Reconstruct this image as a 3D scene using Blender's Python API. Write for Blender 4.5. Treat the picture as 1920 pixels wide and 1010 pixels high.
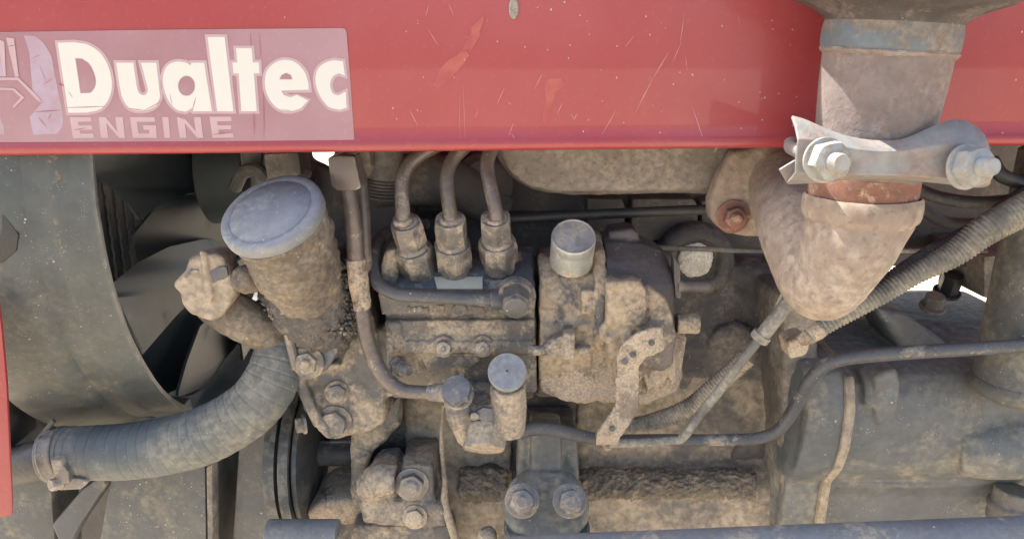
import bpy, bmesh, math, random
from mathutils import Vector, Matrix, noise
from mathutils.geometry import tessellate_polygon
random.seed(7)
R = math.radians
scene = bpy.context.scene
COL = scene.collection
for o in list(bpy.data.objects): bpy.data.objects.remove(o)

# ------------------------------------------------------------------ camera
PITCH = R(15.0); FPX = 1500.0; CX, CY = 960.0, 505.0
CAM = Vector((0.0, -0.62, 0.9 + 0.62*math.tan(PITCH)))
FWD = Vector((0, math.cos(PITCH), -math.sin(PITCH)))
UP = Vector((0, math.sin(PITCH), math.cos(PITCH)))
RIGHT = Vector((1, 0, 0))
cd = bpy.data.cameras.new('camera'); cam = bpy.data.objects.new('camera', cd); COL.objects.link(cam)
cam.location = CAM; cam.rotation_euler = (R(90) - PITCH, 0, 0)
cd.sensor_width = 36; cd.lens = 36*FPX/1920; cd.clip_start = 0.02; cd.clip_end = 600
scene.camera = cam
# ------------------------------------------------------------------ light
SUN_DIR = Vector((-0.48, 0.225, 0.84)).normalized()
elev = math.asin(SUN_DIR.z); azim = math.atan2(SUN_DIR.x, SUN_DIR.y)
w = bpy.data.worlds.new('World'); scene.world = w; w.use_nodes = True
nt = w.node_tree
sky = nt.nodes.new('ShaderNodeTexSky'); sky.sky_type = 'NISHITA'; sky.sun_disc = False
sky.sun_elevation = elev; sky.sun_rotation = azim; sky.air_density = 1.0; sky.dust_density = 4.0
bg = nt.nodes['Background']; nt.links.new(sky.outputs[0], bg.inputs[0]); bg.inputs[1].default_value = 0.15
sd = bpy.data.lights.new('sun', 'SUN'); sd.energy = 4.5; sd.angle = R(0.5); sd.color = (1.0, 0.95, 0.87)
sun = bpy.data.objects.new('sun', sd); COL.objects.link(sun)
sun.rotation_euler = SUN_DIR.to_track_quat('Z', 'Y').to_euler(); sun.location = (-2, 1, 4)
scene.view_settings.view_transform = 'Standard'; scene.view_settings.look = 'None'
scene.view_settings.exposure = 1.6; scene.view_settings.gamma = 1.0
scene.render.engine = 'CYCLES'

# ------------------------------------------------------------------ measuring helpers (photo pixel + depth plane -> metres)
def P(px, py, Y):
    d = RIGHT*((px-CX)/FPX) + UP*((CY-py)/FPX) + FWD
    return CAM + d*((Y-CAM.y)/d.y)
def S(n, px, py, Y):                                  # n pixels at that point, in metres
    d = RIGHT*((px-CX)/FPX) + UP*((CY-py)/FPX) + FWD
    return n/FPX*((Y-CAM.y)/d.y)
def X(px, Y=0.0): return P(px, 550, Y).x
def Z(py, Y, px=960): return P(px, py, Y).z
def AX(sx, sy, toward):                               # an axis: right, up on the tractor's side, and out of it
    v = RIGHT*sx + UP*sy - FWD*toward
    return v.normalized()

# ------------------------------------------------------------------ materials
MATS = {}
def nd(t, kind, **kw):
    n = t.nodes.new(kind)
    for k, v in kw.items():
        if k in n.inputs: n.inputs[k].default_value = v
        else: setattr(n, k, v)
    return n
def ramp(t, src, a, b, lo=0.0, hi=1.0):
    n = nd(t, 'ShaderNodeMapRange'); n.inputs['From Min'].default_value = a; n.inputs['From Max'].default_value = b
    n.inputs['To Min'].default_value = lo; n.inputs['To Max'].default_value = hi; n.interpolation_type = 'SMOOTHSTEP'
    t.links.new(src, n.inputs['Value']); return n.outputs[0]
def mathn(t, op, a, b):
    n = nd(t, 'ShaderNodeMath', operation=op)
    for i, v in enumerate((a, b)):
        if isinstance(v, (int, float)): n.inputs[i].default_value = v
        else: t.links.new(v, n.inputs[i])
    n.use_clamp = (op != 'MULTIPLY' and op != 'SUBTRACT')
    return n.outputs[0]
def mixc(t, fac, a, b):
    n = nd(t, 'ShaderNodeMix', data_type='RGBA')
    if isinstance(fac, (int, float)): n.inputs[0].default_value = fac
    else: t.links.new(fac, n.inputs[0])
    for i, v in ((6, a), (7, b)):
        if isinstance(v, tuple): n.inputs[i].default_value = (*v, 1)
        else: t.links.new(v, n.inputs[i])
    return n.outputs[2]
TAN = (0.40, 0.325, 0.235)
def grime(name, base, base2=None, mud=TAN, cover=0.5, soft=0.12, scale=22, up=0.0, rough=0.5, mudrough=0.95, metal=0.0,
          speck=0.35, bump=0.25, grit=0.0, third=None, thirdcover=0.3, dustveil=0.0, rub=.55, filmamt=.24):
    """painted or bare metal under dried mud: base tint, mud patches, settled dust, pale specks"""
    l_ = sum(mud)/3; mud = tuple(l_+(c-l_)*.95 for c in mud)
    m = bpy.data.materials.new(name); m.use_nodes = True; t = m.node_tree; L = t.links
    b = t.nodes['Principled BSDF']
    tc = nd(t, 'ShaderNodeTexCoord'); co = tc.outputs['Object']
    oi = nd(t, 'ShaderNodeObjectInfo')
    off = nd(t, 'ShaderNodeVectorMath', operation='ADD'); L.new(co, off.inputs[0])
    sc = nd(t, 'ShaderNodeVectorMath', operation='SCALE'); sc.inputs[0].default_value = (3, 5, 7); L.new(oi.outputs['Random'], sc.inputs['Scale'])
    L.new(sc.outputs[0], off.inputs[1]); co = off.outputs[0]
    def nz(s, det=6, ro=0.62, dist=0.0):
        n = nd(t, 'ShaderNodeTexNoise'); n.inputs['Scale'].default_value = s; n.inputs['Detail'].default_value = det
        n.inputs['Roughness'].default_value = ro; n.inputs['Distortion'].default_value = dist
        L.new(co, n.inputs['Vector']); return n.outputs['Fac']
    n1 = nz(scale*1.1, 8, 0.64, 0.4); n2 = nz(scale*4.5, 6, 0.65); n3 = nz(scale*16, 3, 0.6)
    b2 = base2 or tuple(c*0.6 for c in base)
    c0 = mixc(t, ramp(t, n2, 0.35, 0.65), base, b2)
    if third: c0 = mixc(t, ramp(t, nz(scale*1.1, 7, 0.72, .5), .62-thirdcover*.5, .74-thirdcover*.5), c0, third)
    g = nd(t, 'ShaderNodeNewGeometry')
    film = ramp(t, nz(scale*.8, 5, .6), 0.3, 0.72, 0.0, filmamt if mud is not None else 0)
    thr = 0.5 + (0.5-cover)*0.62
    q = mathn(t, 'ADD', n1, mathn(t, 'MULTIPLY', mathn(t, 'SUBTRACT', n2, .5), .30)); q = mathn(t, 'ADD', q, mathn(t, 'MULTIPLY', mathn(t, 'SUBTRACT', n3, .5), .12))
    q = mathn(t, 'ADD', q, ramp(t, g.outputs['Pointiness'], 0.49, 0.42, 0, .14))     # mud lodges in the corners
    f = ramp(t, q, thr-soft*.62, thr+soft*.62)
    f = mathn(t, 'MAXIMUM', f, film)
    if up:
        sx = nd(t, 'ShaderNodeSeparateXYZ'); L.new(g.outputs['Normal'], sx.inputs[0])
        u = ramp(t, sx.outputs['Z'], 0.05, 0.9, 0.0, up); u = mathn(t, 'MULTIPLY', u, ramp(t, n2, 0.3, 0.6, 0.45, 1.0))
        f = mathn(t, 'ADD', f, u)
    if dustveil: f = mathn(t, 'ADD', f, dustveil)
    mudc = mixc(t, ramp(t, n3, 0.3, 0.7), tuple(c*0.72 for c in mud), tuple(min(1, c*1.18) for c in mud))
    c1 = mixc(t, f, c0, mudc)
    if rub:                                             # rubbed, paler edges
        e = mathn(t, 'MULTIPLY', ramp(t, g.outputs['Pointiness'], 0.53, 0.62, 0, rub), ramp(t, n2, .4, .6))
        c1 = mixc(t, e, c1, tuple(min(.75, c*1.35+.04) for c in mud))
    if grit:
        c1 = mixc(t, ramp(t, nz(scale*22, 2, .5), 0.60, 0.66, 0, grit), c1, (0.03, 0.028, 0.025))
    if speck:
        for vs, rad_, sel, amt in ((210, .24, .80, .9), (420, .30, .72, .7), (900, .34, .66, .55)):
            v = nd(t, 'ShaderNodeTexVoronoi'); v.inputs['Scale'].default_value = vs; L.new(co, v.inputs['Vector'])
            sp = mathn(t, 'MULTIPLY', ramp(t, v.outputs['Distance'], rad_, rad_*.55), ramp(t, nz(34+vs*.03, 5, .7), 0.48, 0.66, 0, min(1, speck*1.3)*amt))
            sp = mathn(t, 'MULTIPLY', sp, ramp(t, v.outputs['Color'], sel-.06, sel+.06))
            c1 = mixc(t, sp, c1, (0.56, 0.53, 0.46))
    L.new(c1, b.inputs['Base Color'])
    rg = mathn(t, 'ADD', mathn(t, 'MULTIPLY', f, mudrough-rough), rough); L.new(rg, b.inputs['Roughness'])
    if metal:
        L.new(mathn(t, 'MULTIPLY', mathn(t, 'SUBTRACT', 1.0, f), metal), b.inputs['Metallic'])
    h = mathn(t, 'ADD', mathn(t, 'MULTIPLY', f, 0.6), mathn(t, 'MULTIPLY', n3, 0.5))
    bp = nd(t, 'ShaderNodeBump'); bp.inputs['Strength'].default_value = bump; bp.inputs['Distance'].default_value = 0.0015
    L.new(h, bp.inputs['Height']); L.new(bp.outputs[0], b.inputs['Normal'])
    MATS[name] = m; return m
def paint(name, col, rough=0.4, haze=(0.6, 0.35, 0.36), hz=0.3, scale=5, coat=0.0, bump=0.05, lo=.35, hi=.7, spec=.5):
    m = bpy.data.materials.new(name); m.use_nodes = True; t = m.node_tree; L = t.links; b = t.nodes['Principled BSDF']
    tc = nd(t, 'ShaderNodeTexCoord')
    def nz(s, d=6, r=.6):
        n = nd(t, 'ShaderNodeTexNoise'); n.inputs['Scale'].default_value = s; n.inputs['Detail'].default_value = d; n.inputs['Roughness'].default_value = r
        L.new(tc.outputs['Object'], n.inputs['Vector']); return n.outputs['Fac']
    f = ramp(t, nz(scale, 5, .55), lo, hi, 0, hz)
    f = mathn(t, 'ADD', f, ramp(t, nz(240, 2), .55, .75, 0, hz*.4))
    c = mixc(t, f, col, haze)
    L.new(c, b.inputs['Base Color']); b.inputs['Specular IOR Level'].default_value = spec
    L.new(ramp(t, nz(30), .3, .7, rough*.8, rough*1.25), b.inputs['Roughness']); b.inputs['Coat Weight'].default_value = coat
    bp = nd(t, 'ShaderNodeBump'); bp.inputs['Strength'].default_value = bump; bp.inputs['Distance'].default_value = .001
    L.new(nz(scale*3), bp.inputs['Height']); L.new(bp.outputs[0], b.inputs['Normal'])
    MATS[name] = m; return m

BLUE = (0.095, 0.105, 0.14); DARK = (0.028, 0.031, 0.036)
M = {}
M['red'] = paint('faded_red_paint', (0.27, 0.023, 0.026), .36, (0.35, 0.095, 0.10), .5, 2.6, coat=.3)
M['decal'] = paint('decal_film', (0.27, 0.135, 0.155), .40, (0.36, 0.24, 0.26), .55, 9)
M['letter'] = paint('decal_cream', (0.55, 0.54, 0.485), .5, (0.57, 0.56, 0.55), .3, 14)
M['letter_edge'] = paint('decal_pale_pink', (0.43, 0.31, 0.325), .5, (0.38, 0.25, 0.265), .5, 24)
M['lavender'] = paint('decal_lavender', (0.36, 0.29, 0.355), .5, (0.32, 0.21, 0.24), .9, 40)
M['orange_stain'] = paint('orange_rub_mark', (0.355, 0.088, 0.068), .5, (0.31, 0.055, 0.055), .9, 90)
M['chip'] = paint('bare_chip', (0.43, 0.26, 0.26), .7, (0.5, 0.38, 0.37), .6, 60)
M['scratch'] = paint('scratch_line', (0.44, 0.15, 0.165), .7, (0.48, 0.26, 0.27), .6, 60)
M['mud'] = grime('dried_mud', (0.19, 0.15, 0.11), mud=(0.40, 0.325, 0.235), cover=.62, scale=34, bump=.6, grit=.25, speck=.3)
M['mudblue'] = grime('muddy_blue_cast', (0.080, 0.084, 0.090), mud=(0.325, 0.272, 0.20), cover=.52, soft=.16, scale=18, up=.3, speck=.6, bump=.45)
M['pump'] = grime('dusty_pump_casting', (0.085, 0.080, 0.075), (0.060, 0.058, 0.060), mud=(0.32, 0.265, 0.19), cover=.46, soft=.13, scale=24, up=.2, speck=.8, bump=.5)
M['pump_top'] = grime('dusty_blue_pump_top', (0.088, 0.098, 0.118), (0.066, 0.073, 0.09), mud=(0.33, 0.29, 0.235), cover=.38, soft=.12, scale=28, speck=.8, bump=.35)
M['governor'] = grime('governor_casting', (0.088, 0.080, 0.082), mud=(0.345, 0.277, 0.19), cover=.54, soft=.11, scale=15, up=.15, speck=.5, bump=.4)
M['gov_dark'] = grime('governor_dark_cover', (0.066, 0.063, 0.070), (0.052, 0.05, 0.058), mud=(0.31, 0.255, 0.185), cover=.32, soft=.08, scale=22, speck=.7, bump=.35, filmamt=.15)
M['nut'] = grime('dusty_steel_nut', (0.165, 0.158, 0.15), (0.10, 0.096, 0.094), mud=(0.35, 0.295, 0.225), cover=.42, soft=.14, scale=48, rough=.4, metal=.25, speck=.5, rub=.7, filmamt=.12)
M['pipe'] = grime('brown_steel_pipe', (0.135, 0.112, 0.10), (0.095, 0.08, 0.073), mud=(0.31, 0.26, 0.205), cover=.32, soft=.16, scale=34, rough=.28, speck=.5, metal=.2, filmamt=.12)
M['darkpipe'] = grime('dark_blue_pipe', (0.062, 0.069, 0.081), mud=(0.29, 0.25, 0.195), cover=.36, scale=24, up=.2, rough=.36, speck=.5, filmamt=.15)
M['black'] = grime('black_paint', (0.036, 0.038, 0.041), mud=(0.11, 0.10, 0.085), cover=.35, scale=20, rough=.42, speck=.1)
M['plastic'] = grime('dusty_shroud_plastic', (0.064, 0.077, 0.078), (0.046, 0.057, 0.059), mud=(0.165, 0.158, 0.125), cover=.36, soft=.3, scale=9, rough=.42, speck=1, bump=.3, filmamt=.15)
M['blade'] = grime('dark_fan_plastic', (0.042, 0.060, 0.070), (0.035, 0.050, 0.059), mud=(0.080, 0.092, 0.092), cover=.2, soft=.3, scale=8, rough=.5, speck=.05, bump=.1, filmamt=.1, rub=.2)
M['rad'] = grime('radiator_core', (0.034, 0.034, 0.033), mud=(0.07, 0.065, 0.055), cover=.4, scale=30, speck=0)
M['fin'] = grime('radiator_fin', (0.62, 0.57, 0.50), mud=(0.62, 0.56, 0.46), cover=.4, scale=60, speck=0, bump=0, rub=0)
M['hose'] = grime('grey_rubber_hose', (0.095, 0.113, 0.118), (0.070, 0.085, 0.09), mud=(0.22, 0.21, 0.17), cover=.40, soft=.24, scale=10, rough=.55, speck=1, bump=.3)
M['conduit'] = grime('corrugated_conduit', (0.12, 0.118, 0.11), mud=(0.27, 0.25, 0.20), cover=.5, soft=.2, scale=18, rough=.6, speck=.2, rub=0)
M['conduit_tan'] = grime('muddy_conduit', (0.15, 0.13, 0.105), mud=(0.34, 0.285, 0.205), cover=.6, soft=.2, scale=18, rough=.8, speck=.1, rub=0)
M['cap'] = grime('blue_grey_cap', (0.18, 0.197, 0.218), (0.145, 0.16, 0.18), mud=(0.26, 0.265, 0.26), cover=.42, soft=.25, scale=12, rough=.42, speck=1, bump=.12)
M['grit'] = grime('oily_grit', (0.085, 0.08, 0.074), (0.06, 0.057, 0.055), mud=(0.21, 0.18, 0.145), cover=.36, scale=45, rough=.7, speck=1, bump=.8, grit=.4)
M['neckmud'] = grime('neck_mud', (0.115, 0.098, 0.077), mud=(0.235, 0.196, 0.148), cover=.5, soft=.26, scale=14, rough=.8, speck=.6, bump=.6, grit=.25)
M['knob'] = grime('tan_mud_knob', (0.24, 0.195, 0.145), mud=(0.40, 0.335, 0.25), cover=.62, soft=.2, scale=10, speck=.3, bump=.3)
M['elbow'] = grime('rusty_dusty_iron', (0.245, 0.19, 0.148), (0.20, 0.148, 0.112), mud=(0.34, 0.285, 0.225), cover=.48, soft=.26, scale=9, rough=.85, speck=.0, bump=.4, grit=.22, third=(0.135, 0.082, 0.06), thirdcover=.14, rub=.35)
M['rust'] = grime('rusty_pipe', (0.185, 0.150, 0.135), (0.14, 0.112, 0.10), mud=(0.25, 0.222, 0.20), cover=.42, soft=.24, scale=14, rough=.85, speck=.15, bump=.5, grit=.15, third=(0.19, 0.112, 0.08), thirdcover=.3)
M['rust_deep'] = grime('deep_rust', (0.20, 0.085, 0.06), (0.12, 0.06, 0.05), mud=(0.36, 0.24, 0.17), cover=.35, scale=40, rough=.85, speck=.1, bump=.5)
M['bluerust'] = grime('heat_blued_steel', (0.10, 0.14, 0.17), (0.085, 0.11, 0.125), mud=(0.20, 0.165, 0.13), cover=.40, soft=.16, scale=16, rough=.6, speck=.1, bump=.35)
M['bowl'] = grime('dark_muffler', (0.055, 0.047, 0.045), mud=(0.12, 0.10, 0.09), cover=.4, scale=22, rough=.6, speck=.3)
M['zinc'] = grime('weathered_zinc', (0.25, 0.25, 0.24), (0.19, 0.188, 0.18), mud=(0.225, 0.165, 0.13), cover=.42, soft=.2, scale=15, rough=.5, metal=.2, speck=0, bump=.3, mudrough=.85, rub=.3)
M['zincnut'] = grime('zinc_nut', (0.31, 0.32, 0.31), (0.24, 0.245, 0.235), mud=(0.28, 0.24, 0.19), cover=.45, scale=45, rough=.5, metal=.25, speck=0, bump=.25, rub=.3)
M['silver'] = grime('silver_cap', (0.42, 0.45, 0.44), (0.32, 0.35, 0.345), mud=(0.42, 0.37, 0.29), cover=.38, soft=.2, scale=30, rough=.34, metal=.5, speck=.3, bump=.15)
M['manifold'] = grime('manifold_iron', (0.185, 0.165, 0.145), (0.155, 0.138, 0.122), mud=(0.27, 0.24, 0.205), cover=.5, soft=.25, scale=12, rough=.9, speck=.2, bump=.3, grit=.25)
M['head'] = grime('dark_engine_head', (0.105, 0.10, 0.096), (0.082, 0.08, 0.079), mud=(0.21, 0.186, 0.155), cover=.4, soft=.2, scale=14, rough=.6, speck=.4)
M['block'] = grime('oily_engine_block', (0.068, 0.064, 0.062), (0.05, 0.048, 0.05), mud=(0.20, 0.175, 0.145), cover=.36, soft=.2, scale=14, rough=.6, speck=.9, grit=.1, bump=.4)
M['blockmud'] = grime('muddy_block_side', (0.105, 0.10, 0.095), (0.08, 0.077, 0.074), mud=(0.34, 0.282, 0.205), cover=.62, soft=.2, scale=9, rough=.75, speck=.25, bump=.45, grit=.15)
M['gear'] = grime('gearbox_blue_grey', (0.100, 0.113, 0.120), (0.075, 0.085, 0.09), mud=(0.24, 0.225, 0.18), cover=.40, soft=.2, scale=9, rough=.42, up=.5, speck=.7, bump=.35)
M['flange'] = grime('dusty_flange', (0.13, 0.122, 0.11), (0.095, 0.09, 0.083), mud=(0.29, 0.25, 0.195), cover=.45, soft=.2, scale=13, rough=.8, speck=.3, bump=.4)
M['frame'] = grime('dark_frame_paint', (0.068, 0.080, 0.088), (0.052, 0.062, 0.069), mud=(0.20, 0.185, 0.14), cover=.34, soft=.16, scale=11, rough=.48, speck=.9, bump=.2)
M['bar'] = grime('blue_grey_bar', (0.125, 0.145, 0.17), (0.095, 0.11, 0.13), mud=(0.28, 0.255, 0.205), cover=.36, scale=15, rough=.5, speck=.8, up=.15)
M['plate'] = paint('pale_name_plate', (0.64, 0.60, 0.47), .8, (0.52, 0.45, 0.33), .35, 60, spec=.2)
M['pale'] = grime('sunlit_ground_tone', (0.72, 0.68, 0.56), (0.55, 0.5, 0.38), mud=(0.80, 0.77, 0.68), cover=.5, scale=40, speck=0, bump=.6, rough=.9)  # pale tone painted to look like sunlit ground beyond a hole
M['canister'] = grime('dark_canister', (0.075, 0.08, 0.08), (0.055, 0.06, 0.06), mud=(0.19, 0.175, 0.14), cover=.45, soft=.2, scale=12, rough=.6, speck=.6, bump=.3)
M['clod'] = grime('mud_crumbs', (0.155, 0.13, 0.098), (0.115, 0.098, 0.076), mud=(0.27, 0.225, 0.16), cover=.42, soft=.1, scale=60, rough=.9, speck=.6, bump=.5)
M['crumb'] = grime('oily_crumbs', (0.085, 0.078, 0.07), (0.05, 0.047, 0.044), mud=(0.30, 0.26, 0.20), cover=.35, scale=60, rough=.6, speck=0, bump=0.0, rub=0)
M['belt'] = grime('rubber_belt', (0.050, 0.058, 0.063), mud=(0.12, 0.115, 0.10), cover=.35, scale=22, rough=.5, speck=.2)
M['ground'] = grime('dusty_earth', (0.46, 0.38, 0.28), (0.36, 0.29, 0.21), mud=(0.5, 0.42, 0.31), cover=.5, soft=.3, scale=2, rough=.95, speck=0, bump=.4)

# ------------------------------------------------------------------ mesh helpers
def newbm(): return bmesh.new()
def add_poly_prism(bm, front, back, bev=0.0, seg=2):
    a = [bm.verts.new(v) for v in front]; b = [bm.verts.new(v) for v in back]; n = len(a); fs = []
    fs.append(bm.faces.new(a)); fs.append(bm.faces.new(b[::-1]))
    for i in range(n): fs.append(bm.faces.new((a[i], b[i], b[(i+1) % n], a[(i+1) % n])))
    bmesh.ops.recalc_face_normals(bm, faces=fs)
    if bev:
        es = list({e for f in fs for e in f.edges if e.calc_face_angle(0) > R(25)})
        bmesh.ops.bevel(bm, geom=es, offset=bev, segments=seg, affect='EDGES', profile=.6, clamp_overlap=True)
    return bm
def slab(bm, poly, Y0, Y1, bev=.002, seg=2):          # outline measured on plane Y0, straight through to plane Y1
    f = [P(x, y, Y0) for x, y in poly]; b = [Vector((v.x, Y1, v.z)) for v in f]
    return add_poly_prism(bm, f, b, bev, seg)
def prism_x(bm, prof, xl, xr, bev=.002, Yx=0.0, seg=2):   # side profile (pixel row, depth) run along the tractor
    x0, x1 = X(xl, Yx), X(xr, Yx)
    a = [Vector((x0, Y, Z(r, Y))) for r, Y in prof]; b = [Vector((x1, v.y, v.z)) for v in a]
    return add_poly_prism(bm, a, b, bev, seg)
def box(bm, c, sx, sy, sz, rot=None, bev=.0015):
    m = Matrix.Translation(c) @ (rot.to_4x4() if rot else Matrix())
    f = [m @ Vector((x*sx/2, -sy/2, z*sz/2)) for x, z in ((-1, -1), (1, -1), (1, 1), (-1, 1))]
    b = [m @ Vector((x*sx/2, sy/2, z*sz/2)) for x, z in ((-1, -1), (1, -1), (1, 1), (-1, 1))]
    return add_poly_prism(bm, f, b, bev)
def frame_of(axis):
    axis = axis.normalized(); u = axis.cross(Vector((0, 0, 1)))
    if u.length < 1e-3: u = Vector((1, 0, 0))
    u.normalize(); v = axis.cross(u).normalized(); return u, v
def lathe(bm, base, axis, prof, seg=32, phase=0.0, sq=None):       # prof: (radius, height along the axis)
    axis = axis.normalized(); u, v = frame_of(axis); rings = []
    for r, h in prof:
        if r < 1e-6: rings.append([bm.verts.new(base + axis*h)])
        else: rings.append([bm.verts.new(base + axis*h + (u*math.cos(phase+2*math.pi*i/seg) + v*math.sin(phase+2*math.pi*i/seg))*(r*(sq(i/seg) if sq else 1))) for i in range(seg)])
    fs = []
    for a, b in zip(rings, rings[1:]):
        for i in range(seg):
            j = (i+1) % seg
            if len(a) == 1 and len(b) == 1: continue
            if len(a) == 1: fs.append(bm.faces.new((a[0], b[j], b[i])))
            elif len(b) == 1: fs.append(bm.faces.new((a[i], a[j], b[0])))
            else: fs.append(bm.faces.new((a[i], a[j], b[j], b[i])))
    if len(rings[0]) > 1: fs.append(bm.faces.new(rings[0][::-1]))
    if len(rings[-1]) > 1: fs.append(bm.faces.new(rings[-1]))
    bmesh.ops.recalc_face_normals(bm, faces=fs); return bm
def hexa(bm, base, axis, r, h, ch=.12, phase=0.0):
    """hexagon nut or head with chamfered top"""
    n = 36; apo = r*math.cos(R(30)); axis = axis.normalized(); u, v = frame_of(axis); rings = []
    for lim, hh in ((.90, 0), (.98, .04), (2, .12), (2, 1-ch*1.6), (.985, 1-ch*.9), (.93, 1-ch*.25), (.88, 1)):      # a cone cuts the corners
        ring = []
        for i in range(n):
            a = 2*math.pi*i/n; k = apo/math.cos((a % R(60))-R(30)); k = min(k, r*lim)
            ring.append(bm.verts.new(base + axis*h*hh + (u*math.cos(a+phase)+v*math.sin(a+phase))*k))
        rings.append(ring)
    fs = [bm.faces.new(rings[0][::-1]), bm.faces.new(rings[-1])]
    for a_, b_ in zip(rings, rings[1:]):
        for i in range(n): fs.append(bm.faces.new((a_[i], a_[(i+1) % n], b_[(i+1) % n], b_[i])))
    bmesh.ops.recalc_face_normals(bm, faces=fs); return bm
def catmull(pts, n=8):
    out = []; p = [pts[0]*2-pts[1]] + list(pts) + [pts[-1]*2-pts[-2]]
    for i in range(1, len(p)-2):
        for k in range(n):
            t = k/n; a, b, c, d = p[i-1], p[i], p[i+1], p[i+2]
            out.append(0.5*((2*b) + (c-a)*t + (2*a-5*b+4*c-d)*t*t + (3*b-a-3*c+d)*t**3))
    out.append(p[-2]); return out
def tube(bm, pts, rad, seg=14, sub=8, rfun=None, caps=True):
    """pts: world points, rad: a radius or one per point; rfun(s) multiplies by arc length"""
    rads = [rad]*len(pts) if not isinstance(rad, (list, tuple)) else list(rad)
    path = catmull([Vector((*p, r)).to_4d() if False else Vector((p.x, p.y, p.z, r)) for p, r in zip(pts, rads)], sub)
    C = [Vector(p[:3]) for p in path]; rr = [p[3] for p in path]
    T = [(C[min(i+1, len(C)-1)]-C[max(i-1, 0)]).normalized() for i in range(len(C))]
    u, v = frame_of(T[0]); rings = []; s = 0
    for i, c in enumerate(C):
        if i:
            s += (c-C[i-1]).length
            q = T[i-1].rotation_difference(T[i]); u = q @ u; u = (u - T[i]*u.dot(T[i])).normalized(); v = T[i].cross(u)
        r = rr[i]*(rfun(s) if rfun else 1)
        rings.append([bm.verts.new(c + (u*math.cos(2*math.pi*k/seg) + v*math.sin(2*math.pi*k/seg))*r) for k in range(seg)])
    fs = []
    for a, b in zip(rings, rings[1:]):
        for k in range(seg): fs.append(bm.faces.new((a[k], a[(k+1) % seg], b[(k+1) % seg], b[k])))
    if caps: fs.append(bm.faces.new(rings[0][::-1])); fs.append(bm.faces.new(rings[-1]))
    bmesh.ops.recalc_face_normals(bm, faces=fs); return bm
def ppath(l): return [P(*q) for q in l]

WLOC = {}
def link(name, me, mat, parent, label=None, kind=None):
    o = bpy.data.objects.new(name, me); COL.objects.link(o)
    if len(me.vertices):
        co = [v.co for v in me.vertices]
        c = Vector([(min(v[i] for v in co)+max(v[i] for v in co))/2 for i in range(3)])
        me.transform(Matrix.Translation(-c))
    else: c = Vector()
    WLOC[o.name] = c
    if parent: o.parent = parent; o.location = c - WLOC[parent.name]
    else: o.location = c
    me.materials.clear(); me.materials.append(mat)
    if label: o['label'] = label
    if kind: o['kind'] = kind
    return o
def part(name, bm, mat, parent, label=None, kind=None, sharp=35):
    me = bpy.data.meshes.new(name); bm.to_mesh(me); bm.free()
    for p in me.polygons: p.use_smooth = True
    me.set_sharp_from_angle(angle=R(sharp))
    return link(name, me, mat if not isinstance(mat, str) else M[mat], parent, label, kind)
def cast(name, bm, mat, parent, label=None, voxel=.0016, smooth=3, disp=.0005, dscale=130, disp2=0.0, dscale2=35, kind=None):
    """pieces fused into one casting and roughened with a crust"""
    me = bpy.data.meshes.new(name); bm.to_mesh(me); bm.free()
    o = bpy.data.objects.new(name, me); COL.objects.link(o)
    r = o.modifiers.new('r', 'REMESH'); r.mode = 'VOXEL'; r.voxel_size = voxel
    if smooth:
        s = o.modifiers.new('s', 'SMOOTH'); s.iterations = smooth; s.factor = .5
    dg = bpy.context.evaluated_depsgraph_get(); dg.update()
    me2 = bpy.data.meshes.new_from_object(o.evaluated_get(dg)); me2.name = name
    bpy.data.objects.remove(o); bpy.data.meshes.remove(me)
    nrm = [v.normal.copy() for v in me2.vertices]
    for v, n in zip(me2.vertices, nrm):
        d = noise.fractal(v.co*dscale, .9, 2.0, 3)*disp
        if disp2: d += noise.fractal(v.co*dscale2, .9, 2.0, 3)*disp2
        v.co += n*d
    for p in me2.polygons: p.use_smooth = True
    return link(name, me2, M[mat], parent, label, kind)
def flat_polys(polys, Y):
    """filled outlines lying on the bonnet sheet; each entry (outer, [holes])"""
    bm = newbm()
    for outer, holes in polys:
        loops = [[P(x, y, Y) for x, y in l] for l in [outer]+holes]
        allv = [bm.verts.new(v) for l in loops for v in l]
        for tri in tessellate_polygon([[Vector((v.x, v.z, 0)) for v in l] for l in loops]):
            try: bm.faces.new([allv[i] for i in tri])
            except ValueError: pass
    for f in bm.faces:
        f.normal_update()
        if f.normal.y > 0: f.normal_flip()
    return bm
def bolt(parent, base, axis, r, h, mat='nut', washer=1.35, stud=0.0, studh=0.0, name='bolt', phase=.3, label=None):
    bm = newbm()
    if washer: lathe(bm, base, axis, [(r*washer, -.001), (r*washer, r*.16), (r*washer*.93, r*.2)], 24)
    hexa(bm, base+axis*r*.12, axis, r, h, phase=phase)
    if stud: lathe(bm, base+axis*h*.9, axis, [(stud, 0), (stud, studh*.85), (stud*.75, studh+h*.1)], 16)
    return part(name, bm, mat, parent, label)

# ------------------------------------------------------------------ ground
bm = newbm(); bmesh.ops.create_grid(bm, x_segments=60, y_segments=60, size=150)
for v in bm.verts: v.co.z += noise.fractal(v.co*.08, 1, 2, 3)*.25 if v.co.length > 6 else 0
g = part('ground', bm, 'ground', None, 'dry sunlit earth behind the tractor', 'structure')
g.location.z = 0.0

# ------------------------------------------------------------------ the tractor
tractor = bpy.data.objects.new('tractor', None); COL.objects.link(tractor)
tractor.location = (0, .15, 0); WLOC['tractor'] = Vector((0, .15, 0)); tractor.empty_display_size = .2
tractor['label'] = 'muddy old red tractor seen close at its engine bay below the bonnet'
tractor['category'] = 'tractor'
T = tractor

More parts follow.
